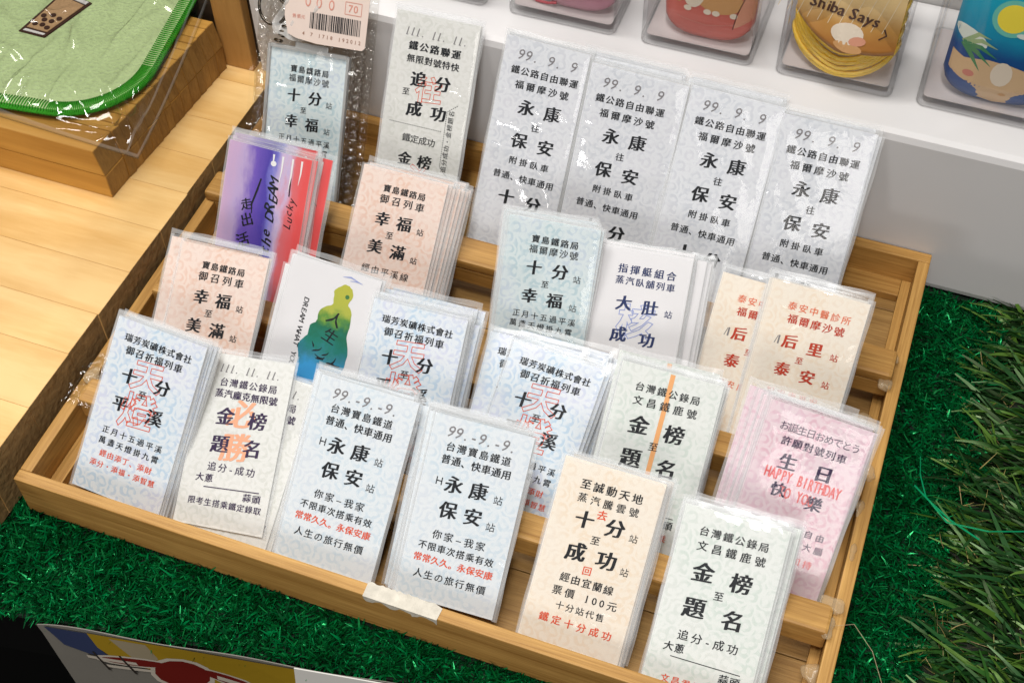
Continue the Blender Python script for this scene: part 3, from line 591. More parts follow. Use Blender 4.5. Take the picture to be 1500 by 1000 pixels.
def blob(name, c, r, sq, mat, parent, seed):
    bm = bmesh.new(); bmesh.ops.create_icosphere(bm, subdivisions=3, radius=1); rr = random.Random(seed); ph = [rr.uniform(0, 6) for _ in range(6)]
    for v in bm.verts:
        k = 1+.25*math.sin(v.co.x*3+ph[0])+.18*math.sin(v.co.y*4+ph[1])+.15*math.sin(v.co.z*5+v.co.x*4+ph[2]); v.co = Vector((v.co.x*r*sq[0]*k, v.co.y*r*sq[1]*k, v.co.z*r*sq[2]*k*.75))*S*.85
    me = bpy.data.meshes.new(name); bm.to_mesh(me); bm.free(); me.materials.append(mat)
    me.polygons.foreach_set('use_smooth', [True]*len(me.polygons)); return link(name, me, parent, c)
for i, (c, r, sq) in enumerate([((23.5, 4.0, .12), .28, (1.3, 1, .5)), ((23.55, 3.3, .08), .22, (1, 1.4, .5)), ((23.45, 2.2, -.6), .30, (1, 1.1, .8)), ((23.7, 8.6, .02), .22, (1, 1.2, .5)), ((23.65, 7.4, -.02), .2, (.8, 1.6, .5)),
        ((23.5, 12.9, .2), .26, (1, .8, 1)), ((23.5, 11.9, .1), .22, (1, 1, 1.2)), ((23.2, 10.8, -.7), .5, (1.2, .8, .8)), ((23.75, 5.9, .0), .18, (.8, 1.4, .5)), ((.4, 4.0, .15), .3, (1, 1.2, .5))]):
    blob('glue_blob', c, r, sq, GLUE, tr, i)
tag(tube('glue_thread', [(23.7, 3.4, .1), (24.2, 3.5, .35), (24.8, 2.8, .5), (25.4, 1.8, .2), (25.5, 1.2, -.4)], .012, GLUE, tr, 4))
# torn paper scrap stuck on the front rim
PAP = plain('torn_white_paper', (.62, .58, .50), .85, noise=.40, nscale=260, bump=.08)
top = []; bot = []
for i in range(27):
    t = i/26; x = 11.25+t*2.25
    top.append((x, .42+rng.uniform(-.03, .03)-.1*max(0, t-.9)*8)); bot.append((x+rng.uniform(-.03, .03), -.04-.0*t))
sc_pts = bot+top[::-1]
o = prism('paper_scrap', sc_pts, .004, .016, PAP); tag(o, 'torn white paper label residue stuck to the front rim of the tray', 'paper scrap')
low = [(x, -.012) for x, _ in bot]
V = []; Fc = []
for i in range(27):
    x = bot[i][0]; V += [(x, -.012, .014), (x+rng.uniform(-.03, .03), -.014, -.16-.10*math.sin(i*.8)-rng.uniform(0, .08))]
for i in range(26): Fc.append((2*i, 2*i+1, 2*i+3, 2*i+2))
mesh('hanging_flap', V, Fc, PAP, o)
# wrinkled clear tape at the left rim
TAPE = clear('crinkled_tape', (.93, .92, .88), .1, .6, .08, bump=.25, bscale=160)
V = []; Fc = []
for j in range(13):
    for i in range(9):
        V.append((-.12+i*.17+.05*math.sin(j*1.3), 2.9+j*.17, .06+.05*abs(math.sin(i*1.9+j))+.04*math.sin(j*2.1)+(-.3 if i > 6 else 0)))
for j in range(12):
    for i in range(8): Fc.append((j*9+i, j*9+i+1, j*9+i+10, j*9+i+9))
tag(mesh('clear_tape', V, Fc, TAPE), 'crinkled piece of clear tape over the left rim beside the blue ticket', 'tape')

# ------------------------------------------------------------------ pine shelf at the left
sh = thing('pine_shelf', 'low pine shelf with a lit top and a rough side beside the tray', 'shelf')
ys = [-6.0, -4.1]; 
while ys[-1] < 20: ys.append(ys[-1]+rng.uniform(1.55, 2.3))
def sx(y): return -.48+.028*max(0, y)
for a, b in zip(ys[:-1], ys[1:]):
    bm = bmesh.new(); jt = rng.uniform(-.02, .02)
    vs = [bm.verts.new(v) for v in ((-22, a+.004, -1.7), (sx(a)+jt, a+.004, -1.7), (sx(b)+jt, b-.004, -1.7), (-22, b-.004, -1.7), (-22, a+.004, .8), (sx(a)+jt, a+.004, .8), (sx(b)+jt, b-.004, .8), (-22, b-.004, .8))]
    for q in ((0, 3, 2, 1), (4, 5, 6, 7), (0, 1, 5, 4), (1, 2, 6, 5), (2, 3, 7, 6), (3, 0, 4, 7)): bm.faces.new([vs[i] for i in q])
    bmesh.ops.bevel(bm, geom=bm.edges[:], offset=.008, segments=2, affect='EDGES')
    for v in bm.verts: v.co *= S
    bm.normal_update(); me = bpy.data.meshes.new('plank'); me.materials.append(PINE); me.materials.append(SIDE_SHADE)
    for f in bm.faces:
        if f.normal.x > .6: f.material_index = 1
    bm.to_mesh(me); bm.free(); link('plank', me, sh)
rb = thing('raised_board', 'thick raised board of glued pine staves on top of the shelf, under the bagged coaster', 'board')
ST = [1.05]+[rng.uniform(.34, .62) for _ in range(20)]
END_SHADE = wood('pine_end_shaded', (.36, .20, .055), (.20, .10, .025), 'z', fine=1.5, stretch=4)  # end grain, darkened further to hold the shade on the right side
def rx(y, k=0): return -2.45+.085*(y-10.4)
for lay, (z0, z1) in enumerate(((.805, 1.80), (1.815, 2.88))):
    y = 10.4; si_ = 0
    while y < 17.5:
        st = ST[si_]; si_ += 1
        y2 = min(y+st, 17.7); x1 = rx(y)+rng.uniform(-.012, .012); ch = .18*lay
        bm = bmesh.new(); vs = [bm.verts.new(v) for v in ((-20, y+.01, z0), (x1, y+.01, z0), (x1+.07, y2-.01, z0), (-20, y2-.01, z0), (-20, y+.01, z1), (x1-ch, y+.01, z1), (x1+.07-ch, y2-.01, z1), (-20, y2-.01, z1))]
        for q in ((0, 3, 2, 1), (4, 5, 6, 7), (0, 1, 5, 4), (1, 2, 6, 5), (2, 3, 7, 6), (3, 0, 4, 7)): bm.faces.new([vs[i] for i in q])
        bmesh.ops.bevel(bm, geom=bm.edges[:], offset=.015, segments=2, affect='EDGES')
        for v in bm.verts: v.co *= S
        bm.normal_update(); me = bpy.data.meshes.new('stave'); me.materials.append(PINEO); me.materials.append(END_SHADE)
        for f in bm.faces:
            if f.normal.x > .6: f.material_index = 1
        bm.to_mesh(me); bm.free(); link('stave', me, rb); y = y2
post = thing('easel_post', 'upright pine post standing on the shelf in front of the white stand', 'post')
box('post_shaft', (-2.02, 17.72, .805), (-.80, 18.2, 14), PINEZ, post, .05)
bp_ = thing('dark_backdrop', 'dark brown backdrop added behind the pine shelf for the shadowed top left', 'panel')
box('panel_sheet', (-22, 18.3, -1.7), (-.7, 18.9, 14), plain('dark_brown_wood', (.045, .026, .012), .6, noise=.2, nscale=60), bp_, .05)  # added backdrop, dark brown in place of the corner's shadow

# ------------------------------------------------------------------ white display stand behind
FOAM = plain('white_foam_board', (.67, .66, .665), .6, .3, noise=.06, nscale=16, bump=.008)
FOAMG = plain('weave_white_board', (.56, .55, .54), .8, .2, noise=.04, nscale=500, bump=.012)
st = thing('display_stand', 'white stepped display stand behind the tray carrying clear boxes', 'display stand')
box('lower_step', (-.6, 17.86, -1.7), (44, 24.6, 4.7), FOAM, st, .28)
box('upper_step', (-.6, 24.62, -1.7), (44, 32, 10.5), FOAMG, st, .2)

# ------------------------------------------------------------------ ground
DARK = plain('dark_floor', (.003, .003, .003), .9, .05)
tag(mesh('floor', [(-300, -300, -75), (300, -300, -75), (300, 300, -75), (-300, 300, -75)], [(0, 1, 2, 3)], DARK), kind='structure', label='dark floor below the table')
DG = plain('turf_backing', (.001, .012, .004), .9)
TT = plain('dark_table', (.003, .003, .003), .9, .1)
def fy(x): return -3.2+.165*(x-1.0)          # front edge of the table
tg = prism('table_top', [(-24, fy(-24)), (46, fy(46)+0), (46, 34), (-24, 34)], -4.5, -1.95, TT); tag(tg, kind='structure', label='table top under the turf')
prism('turf_base', [(-24, fy(-24)-.05), (25.9, fy(25.9)-.05), (25.9, 18), (-24, 18)], -1.945, -1.80, DG)['kind'] = 'structure'
prism('grass_base', [(25.95, fy(25.95)), (46, fy(46)), (46, 18.2), (25.95, 18.2)], -1.945, -1.85, plain('grass_backing', (.012, .016, .008), .95))['kind'] = 'structure'
def blades(name, base, direc, length, width, curl, mats, seed, segs=3):
    "n ribbons grown from base points along a bending direction"
    r = np.random.default_rng(seed); n = len(base); t = np.linspace(0, 1, segs+1)
    d = direc/np.linalg.norm(direc, axis=1)[:, None]; side = np.cross(d, r.normal(size=(n, 3))); side /= np.linalg.norm(side, axis=1)[:, None]
    P = base[:, None, :]+d[:, None, :]*(length[:, None, None]*t[None, :, None])+curl[:, None, :]*(t[None, :, None]**2)
    wd = (width[:, None]*(1-.75*t[None, :]**2))[:, :, None]*.5
    V = np.stack([P-side[:, None, :]*wd, P+side[:, None, :]*wd], 2).reshape(-1, 3)
    k = (segs+1)*2; q = np.array([[2*s, 2*s+1, 2*s+3, 2*s+2] for s in range(segs)])
    Fc = (q[None]+(np.arange(n)*k)[:, None, None]).reshape(-1, 4)
    me = bpy.data.meshes.new(name); me.vertices.add(len(V)); me.vertices.foreach_set('co', (V*S).ravel())
    me.loops.add(len(Fc)*4); me.loops.foreach_set('vertex_index', Fc.ravel().astype(np.int32))
    me.polygons.add(len(Fc)); me.polygons.foreach_set('loop_start', np.arange(len(Fc), dtype=np.int32)*4)
    me.polygons.foreach_set('use_smooth', np.ones(len(Fc), bool))
    for mt in mats: me.materials.append(mt)
    mi = np.repeat(r.integers(0, len(mats), n), segs); me.polygons.foreach_set('material_index', mi.astype(np.int32))
    me.update(calc_edges=True); o = link(name, me); return o
def blade_mat(name, c, rough, spec, trans=.0):
    mt, nt, b, N, L = newmat(name); b.inputs['Metallic'].default_value = .25 if name.startswith('em') or name == 'tinsel' else 0; b.inputs['Base Color'].default_value = (*c, 1); b.inputs['Roughness'].default_value = rough; b.inputs['Specular IOR Level'].default_value = spec
    if not name.startswith('thatch'): b.inputs['Specular Tint'].default_value = (.25, 1, .45, 1) if name.startswith('em') else (.75, 1, .55, 1)
    return mt
EM = [blade_mat('emerald_%d' % i, c, ro, sp) for i, (c, ro, sp) in enumerate([((.0, .11, .022), .5, .35), ((.0, .07, .016), .55, .3), ((.0, .19, .05), .26, .6), ((.0, .03, .008), .6, .3), ((.0, .09, .018), .48, .4)])]
def scatter(n, x0, x1, y0, y1, keep):
    p = nrg.uniform((x0, y0), (x1, y1), (n, 2)); return p[keep(p)]
p1 = scatter(46000, -2.5, 22, -4.2, .3, lambda p: (p[:, 1] > -3.2+.165*(p[:, 0]-1)) & ~((p[:, 0] > .05) & (p[:, 1] > -.02)))
p2 = scatter(44000, 20.5, 27.2, -1, 17.8, lambda p: (p[:, 1] > -3.2+.165*(p[:, 0]-1)) & ~((p[:, 0] < 24.03) & (p[:, 1] > -.03)) & (p[:, 0] < 26.8+.3*np.sin(p[:, 1]*1.3)-.02*(17-p[:, 1])))
p = np.vstack([p1, p2]); n = len(p)
clump = np.sin(p[:, 0]*2.6+np.sin(p[:, 1]*1.9)*1.5)+np.sin(p[:, 1]*3.1+p[:, 0]*1.2)
d = np.stack([nrg.normal(.25*np.sin(p[:, 1]*1.7+p[:, 0]), .6, n), nrg.normal(-.25+.3*np.cos(p[:, 0]*1.9), .6, n), nrg.uniform(.35, 1.0, n)], 1)
tf = blades('short_turf', np.column_stack([p, np.full(n, -1.82)]), d, nrg.uniform(.22, .50, n)*(1+.12*clump), nrg.uniform(.035, .10, n), np.column_stack([nrg.normal(0, .13, (n, 2)), nrg.uniform(-.22, -.02, n)]), EM, 5)
tag(tf, 'short shiny emerald green artificial turf under and around the tray', 'artificial turf', kind='stuff')
# longer olive grass at the right
GR = [blade_mat('grass_%d' % i, c, ro, sp) for i, (c, ro, sp) in enumerate([((.022, .085, .013), .36, .6), ((.010, .050, .010), .42, .5), ((.07, .15, .02), .32, .7), ((.006, .022, .005), .45, .4), ((.014, .070, .018), .34, .7)])]
p = scatter(11000, 26.8, 41, -4, 18.0, lambda p: (p[:, 1] > -3.2+.165*(p[:, 0]-1)) & (p[:, 0] > 27.0-.02*(17-p[:, 1])+.35*np.sin(p[:, 1]*2.1)))
n = len(p); tuft = np.sin(p[:, 0]*2.3+1.7*np.sin(p[:, 1]*1.4))*.35+np.sin(p[:, 1]*2.9)*.25; ang = nrg.normal(math.pi-.15, .34, n)+tuft
d = np.stack([np.cos(ang), np.sin(ang), nrg.uniform(.15, .75, n)], 1)
g1 = blades('long_grass', np.column_stack([p, np.full(n, -1.84)]), d, nrg.uniform(.9, 2.0, n), nrg.uniform(.09, .18, n), np.column_stack([nrg.normal(-.1, .2, n), nrg.normal(-.05, .25, n), nrg.uniform(-.9, -.25, n)]), GR, 6, 4)
tag(g1, 'long olive green artificial grass combed to the left beyond the turf seam', 'artificial grass', kind='stuff')
TAN = [blade_mat('thatch_%d' % i, c, .5, .4) for i, c in enumerate([(.30, .24, .08), (.20, .19, .06), (.36, .27, .12)])]
p = scatter(2600, 26.4, 40, -4, 18.0, lambda p: (p[:, 1] > -3.2+.165*(p[:, 0]-1)) & ((p[:, 0] < 27.3-.02*(17-p[:, 1])) | (nrg.uniform(size=len(p)) < .35)))
n = len(p); d = nrg.normal(0, 1, (n, 3)); d[:, 2] = abs(d[:, 2])*.5+.1
g2 = blades('curly_thatch', np.column_stack([p, np.full(n, -1.80)]), d, nrg.uniform(.3, .6, n), np.full(n, .04), np.column_stack([nrg.normal(0, .4, (n, 2)), nrg.uniform(-.2, .25, n)]), TAN, 8, 5)
tag(g2, 'curly tan thatch fibres among the artificial grass near the seam', 'thatch', kind='stuff')
TIN = blade_mat('tinsel', (.005, .32, .13), .12, 1.0)
for i, P in enumerate([[(25.1, 10.6, -1.2), (25.2, 9.9, -1.15), (25.5, 9.1, -1.1), (26.3, 8.5, -1.0), (27.2, 8.2, -1.1)], [(25.1, 9.5, -1.2), (25.6, 9.0, -1.05), (26.2, 8.4, -1.0), (27.4, 8.5, -1.0), (28.6, 8.9, -.95), (29.2, 9.4, -1.0)]]):
    V = []; Fc = []
    for k, q in enumerate(P): V += [(q[0], q[1]-.018, q[2]), (q[0]+.02, q[1]+.018, q[2]+.03)]
    for k in range(len(P)-1): Fc.append((2*k, 2*k+1, 2*k+3, 2*k+2))
    tag(mesh('tinsel_strand', V, Fc, TIN), ['short stray green tinsel strand curling down to the turf seam', 'long stray green tinsel strand crossing the seam into the long grass'][i], 'tinsel')

# ------------------------------------------------------------------ poster hanging at the front
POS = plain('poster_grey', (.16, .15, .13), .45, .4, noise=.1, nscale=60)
INK.update(yel=plain('poster_yellow', (.26, .165, .008), .45), nav=plain('poster_blue', (.022, .032, .08), .45), mar=plain('poster_maroon', (.12, .008, .005), .4), wht=plain('poster_white', (.40, .36, .30), .5), gry=plain('poster_soft_grey', (.24, .20, .13), .5), blk=plain('poster_black', (.02, .015, .012), .5))  # inks darkened so the colour carries the shade on the hanging face
ux = Vector((1, .165, 0)).normalized(); vy = Vector((.10, .22, .97)).normalized()
po = thing('hanging_poster', 'yellow, blue and grey printed poster with maroon lettering hanging below the turf edge', 'poster', mw=frame((2.35, fy(2.35)-.32, -1.45), ux, (ux.cross(vy)).cross(ux)*1))
def pz(a, b): return .05*math.sin(a*.9)*min(1, -b)
V = []; Fc = []; nx, ny = 44, 16
for l in (0, -.03):
    for j in range(ny+1):
        for i in range(nx+1):
            a = 14*i/nx; b = -7*j/ny; a2 = a+(.25*(-b) if 0 else 0)+(max(0, 1-a/1.0))*(-b)*.28; b2 = b+.05*math.sin(a*1.3)-(.12*math.exp(-a*2) if j == 0 else 0)
            V.append((a2, b2, pz(a2, b2)+l))
k = (nx+1)*(ny+1)
for j in range(ny):
    for i in range(nx):
        a = j*(nx+1)+i; Fc.append((a, a+nx+1, a+nx+2, a+1)); Fc.append((k+a, k+a+1, k+a+nx+2, k+a+nx+1))
for i in range(nx): Fc.append((i, i+1, k+i+1, k+i))
for j in range(ny): Fc.append((j*(nx+1), k+j*(nx+1), k+(j+1)*(nx+1), (j+1)*(nx+1)))
mesh('sheet', V, Fc, POS, po, smooth=False)
p = Print()
def sub(P, c, lay): # small facets so the print follows the sheet
    bm = bmesh.new(); f = bm.faces.new([bm.verts.new((x, y, 0)) for x, y in P]); bmesh.ops.triangulate(bm, faces=[f])
    for _ in range(3): bmesh.ops.subdivide_edges(bm, edges=[e for e in bm.edges if e.calc_length() > .35], cuts=1); bmesh.ops.triangulate(bm, faces=[f for f in bm.faces if len(f.verts) > 3])
    bm.verts.index_update(); p.add([(v.co.x, v.co.y) for v in bm.verts], [tuple(v.index for v in f.verts) for f in bm.faces], c, lay); bm.free()
sub([(.25, -.08), (1.6, -.06), (1.75, -.5), (2.1, -.95), (1.5, -.95), (.75, -.75)], 'nav', 0)
sub([(1.55, -.04), (13.8, -.04), (13.8, -3.6), (11, -3.0), (8, -3.3), (6.2, -2.6), (5.0, -2.1), (3.9, -1.35), (2.4, -1.1), (1.8, -.6)], 'yel', 2)
sub([(2.2, -.12), (3.3, -.12), (3.6, -.7), (3.3, -1.0), (2.9, -.9)], 'gry', 4)
def blobp(u, v, a, b, rot=0, n=14): return [(u+a*math.cos(t)*math.cos(rot)-b*math.sin(t)*math.sin(rot), v+a*math.cos(t)*math.sin(rot)+b*math.sin(t)*math.cos(rot)) for t in [2*math.pi*i/n for i in range(n)]]
for P in (blobp(4.25, -1.25, .85, .62, .2), blobp(2.9, -1.0, 1.1, .16, .05), blobp(4.9, -2.1, .6, .2, -.35), blobp(8.7, -1.1, .62, .36, .0), blobp(10.3, -1.45, 1.3, .5, -.1), blobp(6.6, -2.2, 1.1, .2, -.35), blobp(5.8, -1.2, 1.1, .2, -.25)):
    c_ = Vector((sum(q[0] for q in P)/len(P), sum(q[1] for q in P)/len(P)))
    sub([tuple(c_+(Vector(q)-c_)*1.12+Vector(((q[0] > c_.x)*.08-.04, (q[1] > c_.y)*.08-.04))) for q in P], 'wht', 6); sub(P, 'mar', 8)
sub([(1.4, -1.0), (2.9, -1.0), (2.95, -1.12), (1.45, -1.12)], 'wht', 10); sub([(1.9, -1.3), (3.4, -1.25), (3.42, -1.36), (1.95, -1.42)], 'wht', 10); sub([(5.3, -1.05), (6.6, -1.30), (6.55, -1.48), (5.3, -1.22)], 'wht', 10)
for x in (1.6, 2.4): sub([(x, -.8), (x+.07, -.8), (x+.5, -1.55), (x+.4, -1.55)], 'blk', 12)
p.V = [(a, b+.0, pz(a, b)+z*1.5+.03) for a, b, z in p.V]
link('print', p.md('print'), po)
WP = plain('white_paper_strip', (.62, .61, .58), .6)
o = thing('paper_strip', 'white paper strip lying over the top edge of the poster, bottom of the picture', 'paper', mw=frame((10.0, fy(10.0)-.40, -1.30), ux, (ux.cross(vy)).cross(ux)))
link('sheet', box_md('sheet', (6, 1.6, .04), WP, .01), o, (0, -1.5, .06))

# ------------------------------------------------------------------ bagged coaster on the raised board
FELT = plain('pale_green_felt', (.44, .56, .27), .95, .1, noise=.24, nscale=800, bump=.09, sheen=.4)
FELT2 = plain('green_edge_thread', (.04, .30, .02), .95, .08, noise=.3, nscale=1400, bump=.05)
zc = 3.02
ct = thing('felt_coaster', 'pale green felt coaster with a bright green stitched edge, sealed in a clear bag', 'coaster', loc=(-7.75, 15.55, zc))
def rrect(cx, cy, a, b, r, rot, n=9):
    pts = []
    for (sx_, sy_, a0) in ((1, 1, 0), (-1, 1, 90), (-1, -1, 180), (1, -1, 270)):
        for i in range(n+1):
            t = math.radians(a0+90*i/n); x = sx_*(a-r)+r*math.cos(t); y = sy_*(b-r)+r*math.sin(t)
            pts.append((cx+x*math.cos(rot)-y*math.sin(rot), cy+x*math.sin(rot)+y*math.cos(rot)))
    return pts
ROT = .13
prism('felt_pad', rrect(0, 0, 5.05, 4.55, 2.7, ROT), 0, .22, FELT, ct, .05)
ed = rrect(0, 0, 5.05, 4.55, 2.7, ROT, 60)
# stitched border: fine overcast loops
V, Fc = tube_vf([(q[0], q[1], .13) for q in rrect(0, 0, 4.95, 4.45, 2.65, ROT, 16)], .21, 8, True)
mesh('stitched_edge', [(a, b, .10+(c-.13)*.42) for a, b, c in V], Fc, FELT2, ct, smooth=True)
lp = rrect(0, 0, 4.92, 4.42, 2.6, ROT, 60); V = []; Fc = []
L_ = [Vector(q) for q in lp]; acc = []; 
for i in range(len(L_)):
    a = L_[i]; b = L_[(i+1) % len(L_)]; m_ = max(1, int((b-a).length/.10))
    for k in range(m_): acc.append((a.lerp(b, k/m_), (b-a).normalized()))
for q, t in acc:
    nn = Vector((t.y, -t.x)); a = q+nn*.23; b = q-nn*.30+t*.03
    tube_vf([(a.x, a.y, .06), (q.x+nn.x*.15, q.y+nn.y*.15, .205), (q.x-nn.x*.15, q.y-nn.y*.15, .235), (b.x, b.y, .225)], .030, 4, False, V, Fc)
sst = mesh('overcast_stitch', V, Fc, FELT2, ct, smooth=True); sst['kind'] = 'stuff'
EMB = plain('brown_thread', (.40, .25, .13), .85, .2, noise=.3, nscale=1500, bump=.04); EMD = plain('dark_brown_thread', (.05, .022, .014), .8, .2, noise=.3, nscale=1200, bump=.04); EMW = plain('white_thread', (.62, .60, .58), .7, .3, noise=.2, nscale=1200, bump=.03)

def loc2(P, cx, cy, rot): return [(cx+x*math.cos(rot)-y*math.sin(rot), cy+x*math.sin(rot)+y*math.cos(rot)) for x, y in P]
er = -.20; ex, ey = .62, .02
prism('embroidered_outline', loc2([(-.52, -1.22), (.52, -1.02), (.68, 1.25), (-.68, 1.25)], ex, ey, er), .222, .262, EMD, ct, .015)
prism('embroidered_tea', loc2([(-.40, -.92), (.42, -.78), (.55, .98), (-.55, .98)], ex, ey, er), .263, .292, EMB, ct, .01)
prism('embroidered_rim', loc2([(-.56, 1.03), (.56, 1.03), (.58, 1.20), (-.58, 1.20)], ex, ey, er), .263, .30, EMW, ct, .01)
prism('embroidered_base', loc2([(-.40, -1.12), (.42, -.96), (.43, -.86), (-.38, -1.0)], ex, ey, er), .263, .29, EMW, ct, .01)
for a, b in ((-.24, -.66), (.03, -.58), (.28, -.62), (-.10, -.34), (.18, -.28), (.32, -.04), (-.28, -.18), (.0, .0)):
    prism('embroidered_pearl', loc2([(a+.105*math.cos(t), b+.105*math.sin(t)) for t in [i*math.pi/5 for i in range(10)]], ex, ey, er), .293, .325, EMD, ct, .01)
BAG = clear('clear_bag', (.985, .986, .98), .05, .7, .04, bump=.05, bscale=22)
# the bag: two skins welded round the rim, creased over the coaster
bl, bt = [(-15, 10.95), (-1.0, 10.55)], [(-15, 21.5), (-3.4, 21.3)]
bag = thing('clear_plastic_bag', 'crinkled clear plastic bag around the green coaster', 'bag', loc=(0, 0, 0))
nx, ny = 120, 104; V = []; Fc = []; mi = []; rr = random.Random(4)
crs = [(rr.uniform(-10, -1), rr.uniform(10.8, 19), rr.gauss(1.7, .6), rr.uniform(.10, .26), rr.uniform(.11, .22), rr.uniform(.5, 2.2)) for _ in range(46)]
crs += [(-2.6, 12.2, 2.4, .30, .16, 1.3), (-1.8, 12.0, 1.9, .28, .14, .9), (-3.2, 11.2, .2, .2, .1, 1.6), (-2.3, 14.2, 1.8, .25, .12, 2.0), (-6.3, 12.4, 1.5, .28, .12, 1.4), (-4.8, 12.0, 1.7, .2, .1, 1.2), (-5.6, 14.6, -.9, .25, .14, 1.0)]
ci, si = math.cos(-ROT), math.sin(-ROT)
for l in (0, 1):
    for j in range(ny+1):
        for i in range(nx+1):
            s = (i/nx)**.8; t = (j/ny); x0 = -11; xr = -1.0-.035*(t*10.5)-1.9*t**1.2; y0 = 10.95-.4*s; y = y0+(21.4-y0)*t; x = x0+(xr-x0)*s
            e = min(1, (1-s)*9)*min(1, t*14)
            dx, dy = x+7.75, y-15.55; qx = abs(dx*ci-dy*si); qy = abs(dx*si+dy*ci)
            dd = math.hypot(max(qx-2.4, 0), max(qy-1.9, 0))-2.7    # distance outside the coaster
            up = 1/(1+math.exp((dd-.25)*6))
            zz = 0
            for cx, cy, an, A, wid, ln in crs:
                ax, ay = x-cx, y-cy
                if abs(ax)+abs(ay) > 4: continue
                al = ax*math.cos(an)+ay*math.sin(an); ac = -ax*math.sin(an)+ay*math.cos(an); zz += A*math.exp(-(ac/wid)**2-(al/ln)**2)
            zz += .04*math.sin(x*2.2+y)+.03*math.sin(y*2.7-x*1.3)
            top_ = 3.06+.42*up+max(-.02, zz)*(.80+.30*(1-up))*e
            V.append((x, y, top_ if l == 0 else min(2.935+.03*(1-e), 3.0)))
k = (nx+1)*(ny+1)
for j in range(ny):
    for i in range(nx):
        a = j*(nx+1)+i; rim = 1 if (i == nx-1 or j == 0 or i in (nx-7,)) else 0
        Fc.append((a, a+1, a+nx+2, a+nx+1)); mi.append(rim); Fc.append((k+a, k+a+nx+1, k+a+nx+2, k+a+1)); mi.append(0)
for i in range(nx): Fc.append((i, k+i, k+i+1, i+1)); mi.append(1)
for j in range(ny): a = j*(nx+1)+nx; Fc.append((a, k+a, k+a+nx+1, a+nx+1)); mi.append(1)
mesh('bag_film', V, Fc, [BAG, seam_mat('bag_weld', (.7, .72, .7), .10)], bag, mi, smooth=True)

# ------------------------------------------------------------------ ticket keyring in a bubble bag, back left
def fr(x, y, z, al, th):
    al, th = math.radians(al), math.radians(th); u = Vector((1, 0, 0)); v = Vector((0, math.sin(al), math.cos(al)))
    return u*math.cos(th)+v*math.sin(th), v*math.cos(th)-u*math.sin(th)
uu, vv = fr(0, 0, 0, 32.8, 2.7); o0 = Vector((1.23, 14.61, 1.0))-vv*1.9
KW, KH = 2.8, 5.05
kr = thing('ticket_keyring', 'acrylic framed blue ticket keyring in a bubble bag at the back left', 'keyring', mw=frame(o0, uu, vv))
def d_key(p, H):
    d_formosa(p, H); p.V = [(a*.94, b, z) for a, b, z in p.V]
p = Print(); d_key(p, KH); link('card', card_md('teal', KH, KW), kr); link('print', p.md('print', bend=bendf(KW)), kr)
ACR = clear('acrylic_clear', (.95, .96, .96), .03, .75, .04, edge=(.50, .50, .50))
fm = thing('z', '', '') ; bpy.data.objects.remove(fm)
FR = seam_mat('acrylic_rim', (.55, .56, .56), .55)
for nm, lo, hi in (('rim_side', (-.10, -.1, -.1), (-.003, KH+.1, .12)), ('rim_side', (KW+.003, -.1, -.1), (KW+.10, KH+.1, .12)), ('rim_top', (0, KH+.003, -.1), (KW, KH+.12, .12))):
    box(nm, lo, hi, FR, kr, .02)
MET = plain('ring_metal', (.12, .10, .08), .25, metal=1)
tube('key_ring', [(-.35+.52*math.cos(t)+.35, KH+1.35+.62*math.sin(t), .12) for t in [i*2*math.pi/24 for i in range(24)]], .055, MET, kr, 8, True)
tube('key_ring', [(.62+.4*math.cos(t), KH+1.75+.3*math.sin(t), .2+.1*math.sin(t)) for t in [i*2*math.pi/20 for i in range(20)]], .06, MET, kr, 8, True)
for i in range(4):
    tube('chain_link', [(.30+.12*i+.14*math.cos(t), KH+.25+.24*i+.10*math.sin(t)*(1 if i % 2 else .5), .16+.08*math.sin(t)*(.5 if i % 2 else 1)) for t in [k*2*math.pi/12 for k in range(12)]], .035, MET, kr, 5, True)
box('ring_tab', (.9, KH+.1, -.02), (2.1, KH+.3, .1), FR, kr, .03)
# price sticker
PINKP = plain('pale_pink_label', (.72, .60, .54), .7, .2, noise=.05, nscale=200)
tagm = frame(o0+uu*.55+vv*(5.50)+uu.cross(vv)*.30, uu, vv)
pt = thing('price_label', 'pale pink price label with barcode and a boxed red 70 stuck on the bubble bag', 'price label', mw=tagm)
V = []; Fc = []; LW, LH = 2.95, 1.75
prism('label_sheet', [(.15, .12), (.45, .02), (1.2, -.06), (LW-.1, -.02), (LW, .08), (LW+.03, LH), (0, LH+.1), (-.02, .7)], 0, .02, PINKP, pt, 0)
INK['y'] = plain('faded_red_print', (.62, .26, .20), .7)
p = Print(); r = random.Random(3); x = .92
while x < 2.72:
    wd = r.choice([.012, .02, .03, .045]); p.poly([(x, .42), (x+wd, .42), (x+wd, .95), (x, .95)], 'k', 3); x += wd+r.choice([.014, .02, .03])
for i, t in enumerate('4 7 1718 192012'): p.ch(t, .72+i*.145, .22, .17, 't', 0)
p.line('70', 2.42, 1.28, .34, 'y', pitch=.30, bold=.01, lat=.62)
for a, b in (((2.14, 1.08), (2.72, 1.08)), ((2.72, 1.08), (2.72, 1.48)), ((2.72, 1.48), (2.14, 1.48)), ((2.14, 1.48), (2.14, 1.08))): p.stroke([a, b], .02, 'y')
for xx in (1.65, 1.2, .8):
    p.ell(xx, 1.28, .10, .17, 'y', 2, 10); p.ell(xx, 1.28, .06, .12, PINKP, 3, 10)
p.line('售價', .42, .74, .15, 'y', pitch=.16, bold=0); p.line('元', .66, .74, .15, 'y', bold=0)
p.V = [(a, b, z+.022) for a, b, z in p.V]
link('print', p.md('print'), pt)
CR = plain('crumpled_white_film', (.55, .55, .54), .3, .6, noise=.3, nscale=300, bump=.1)
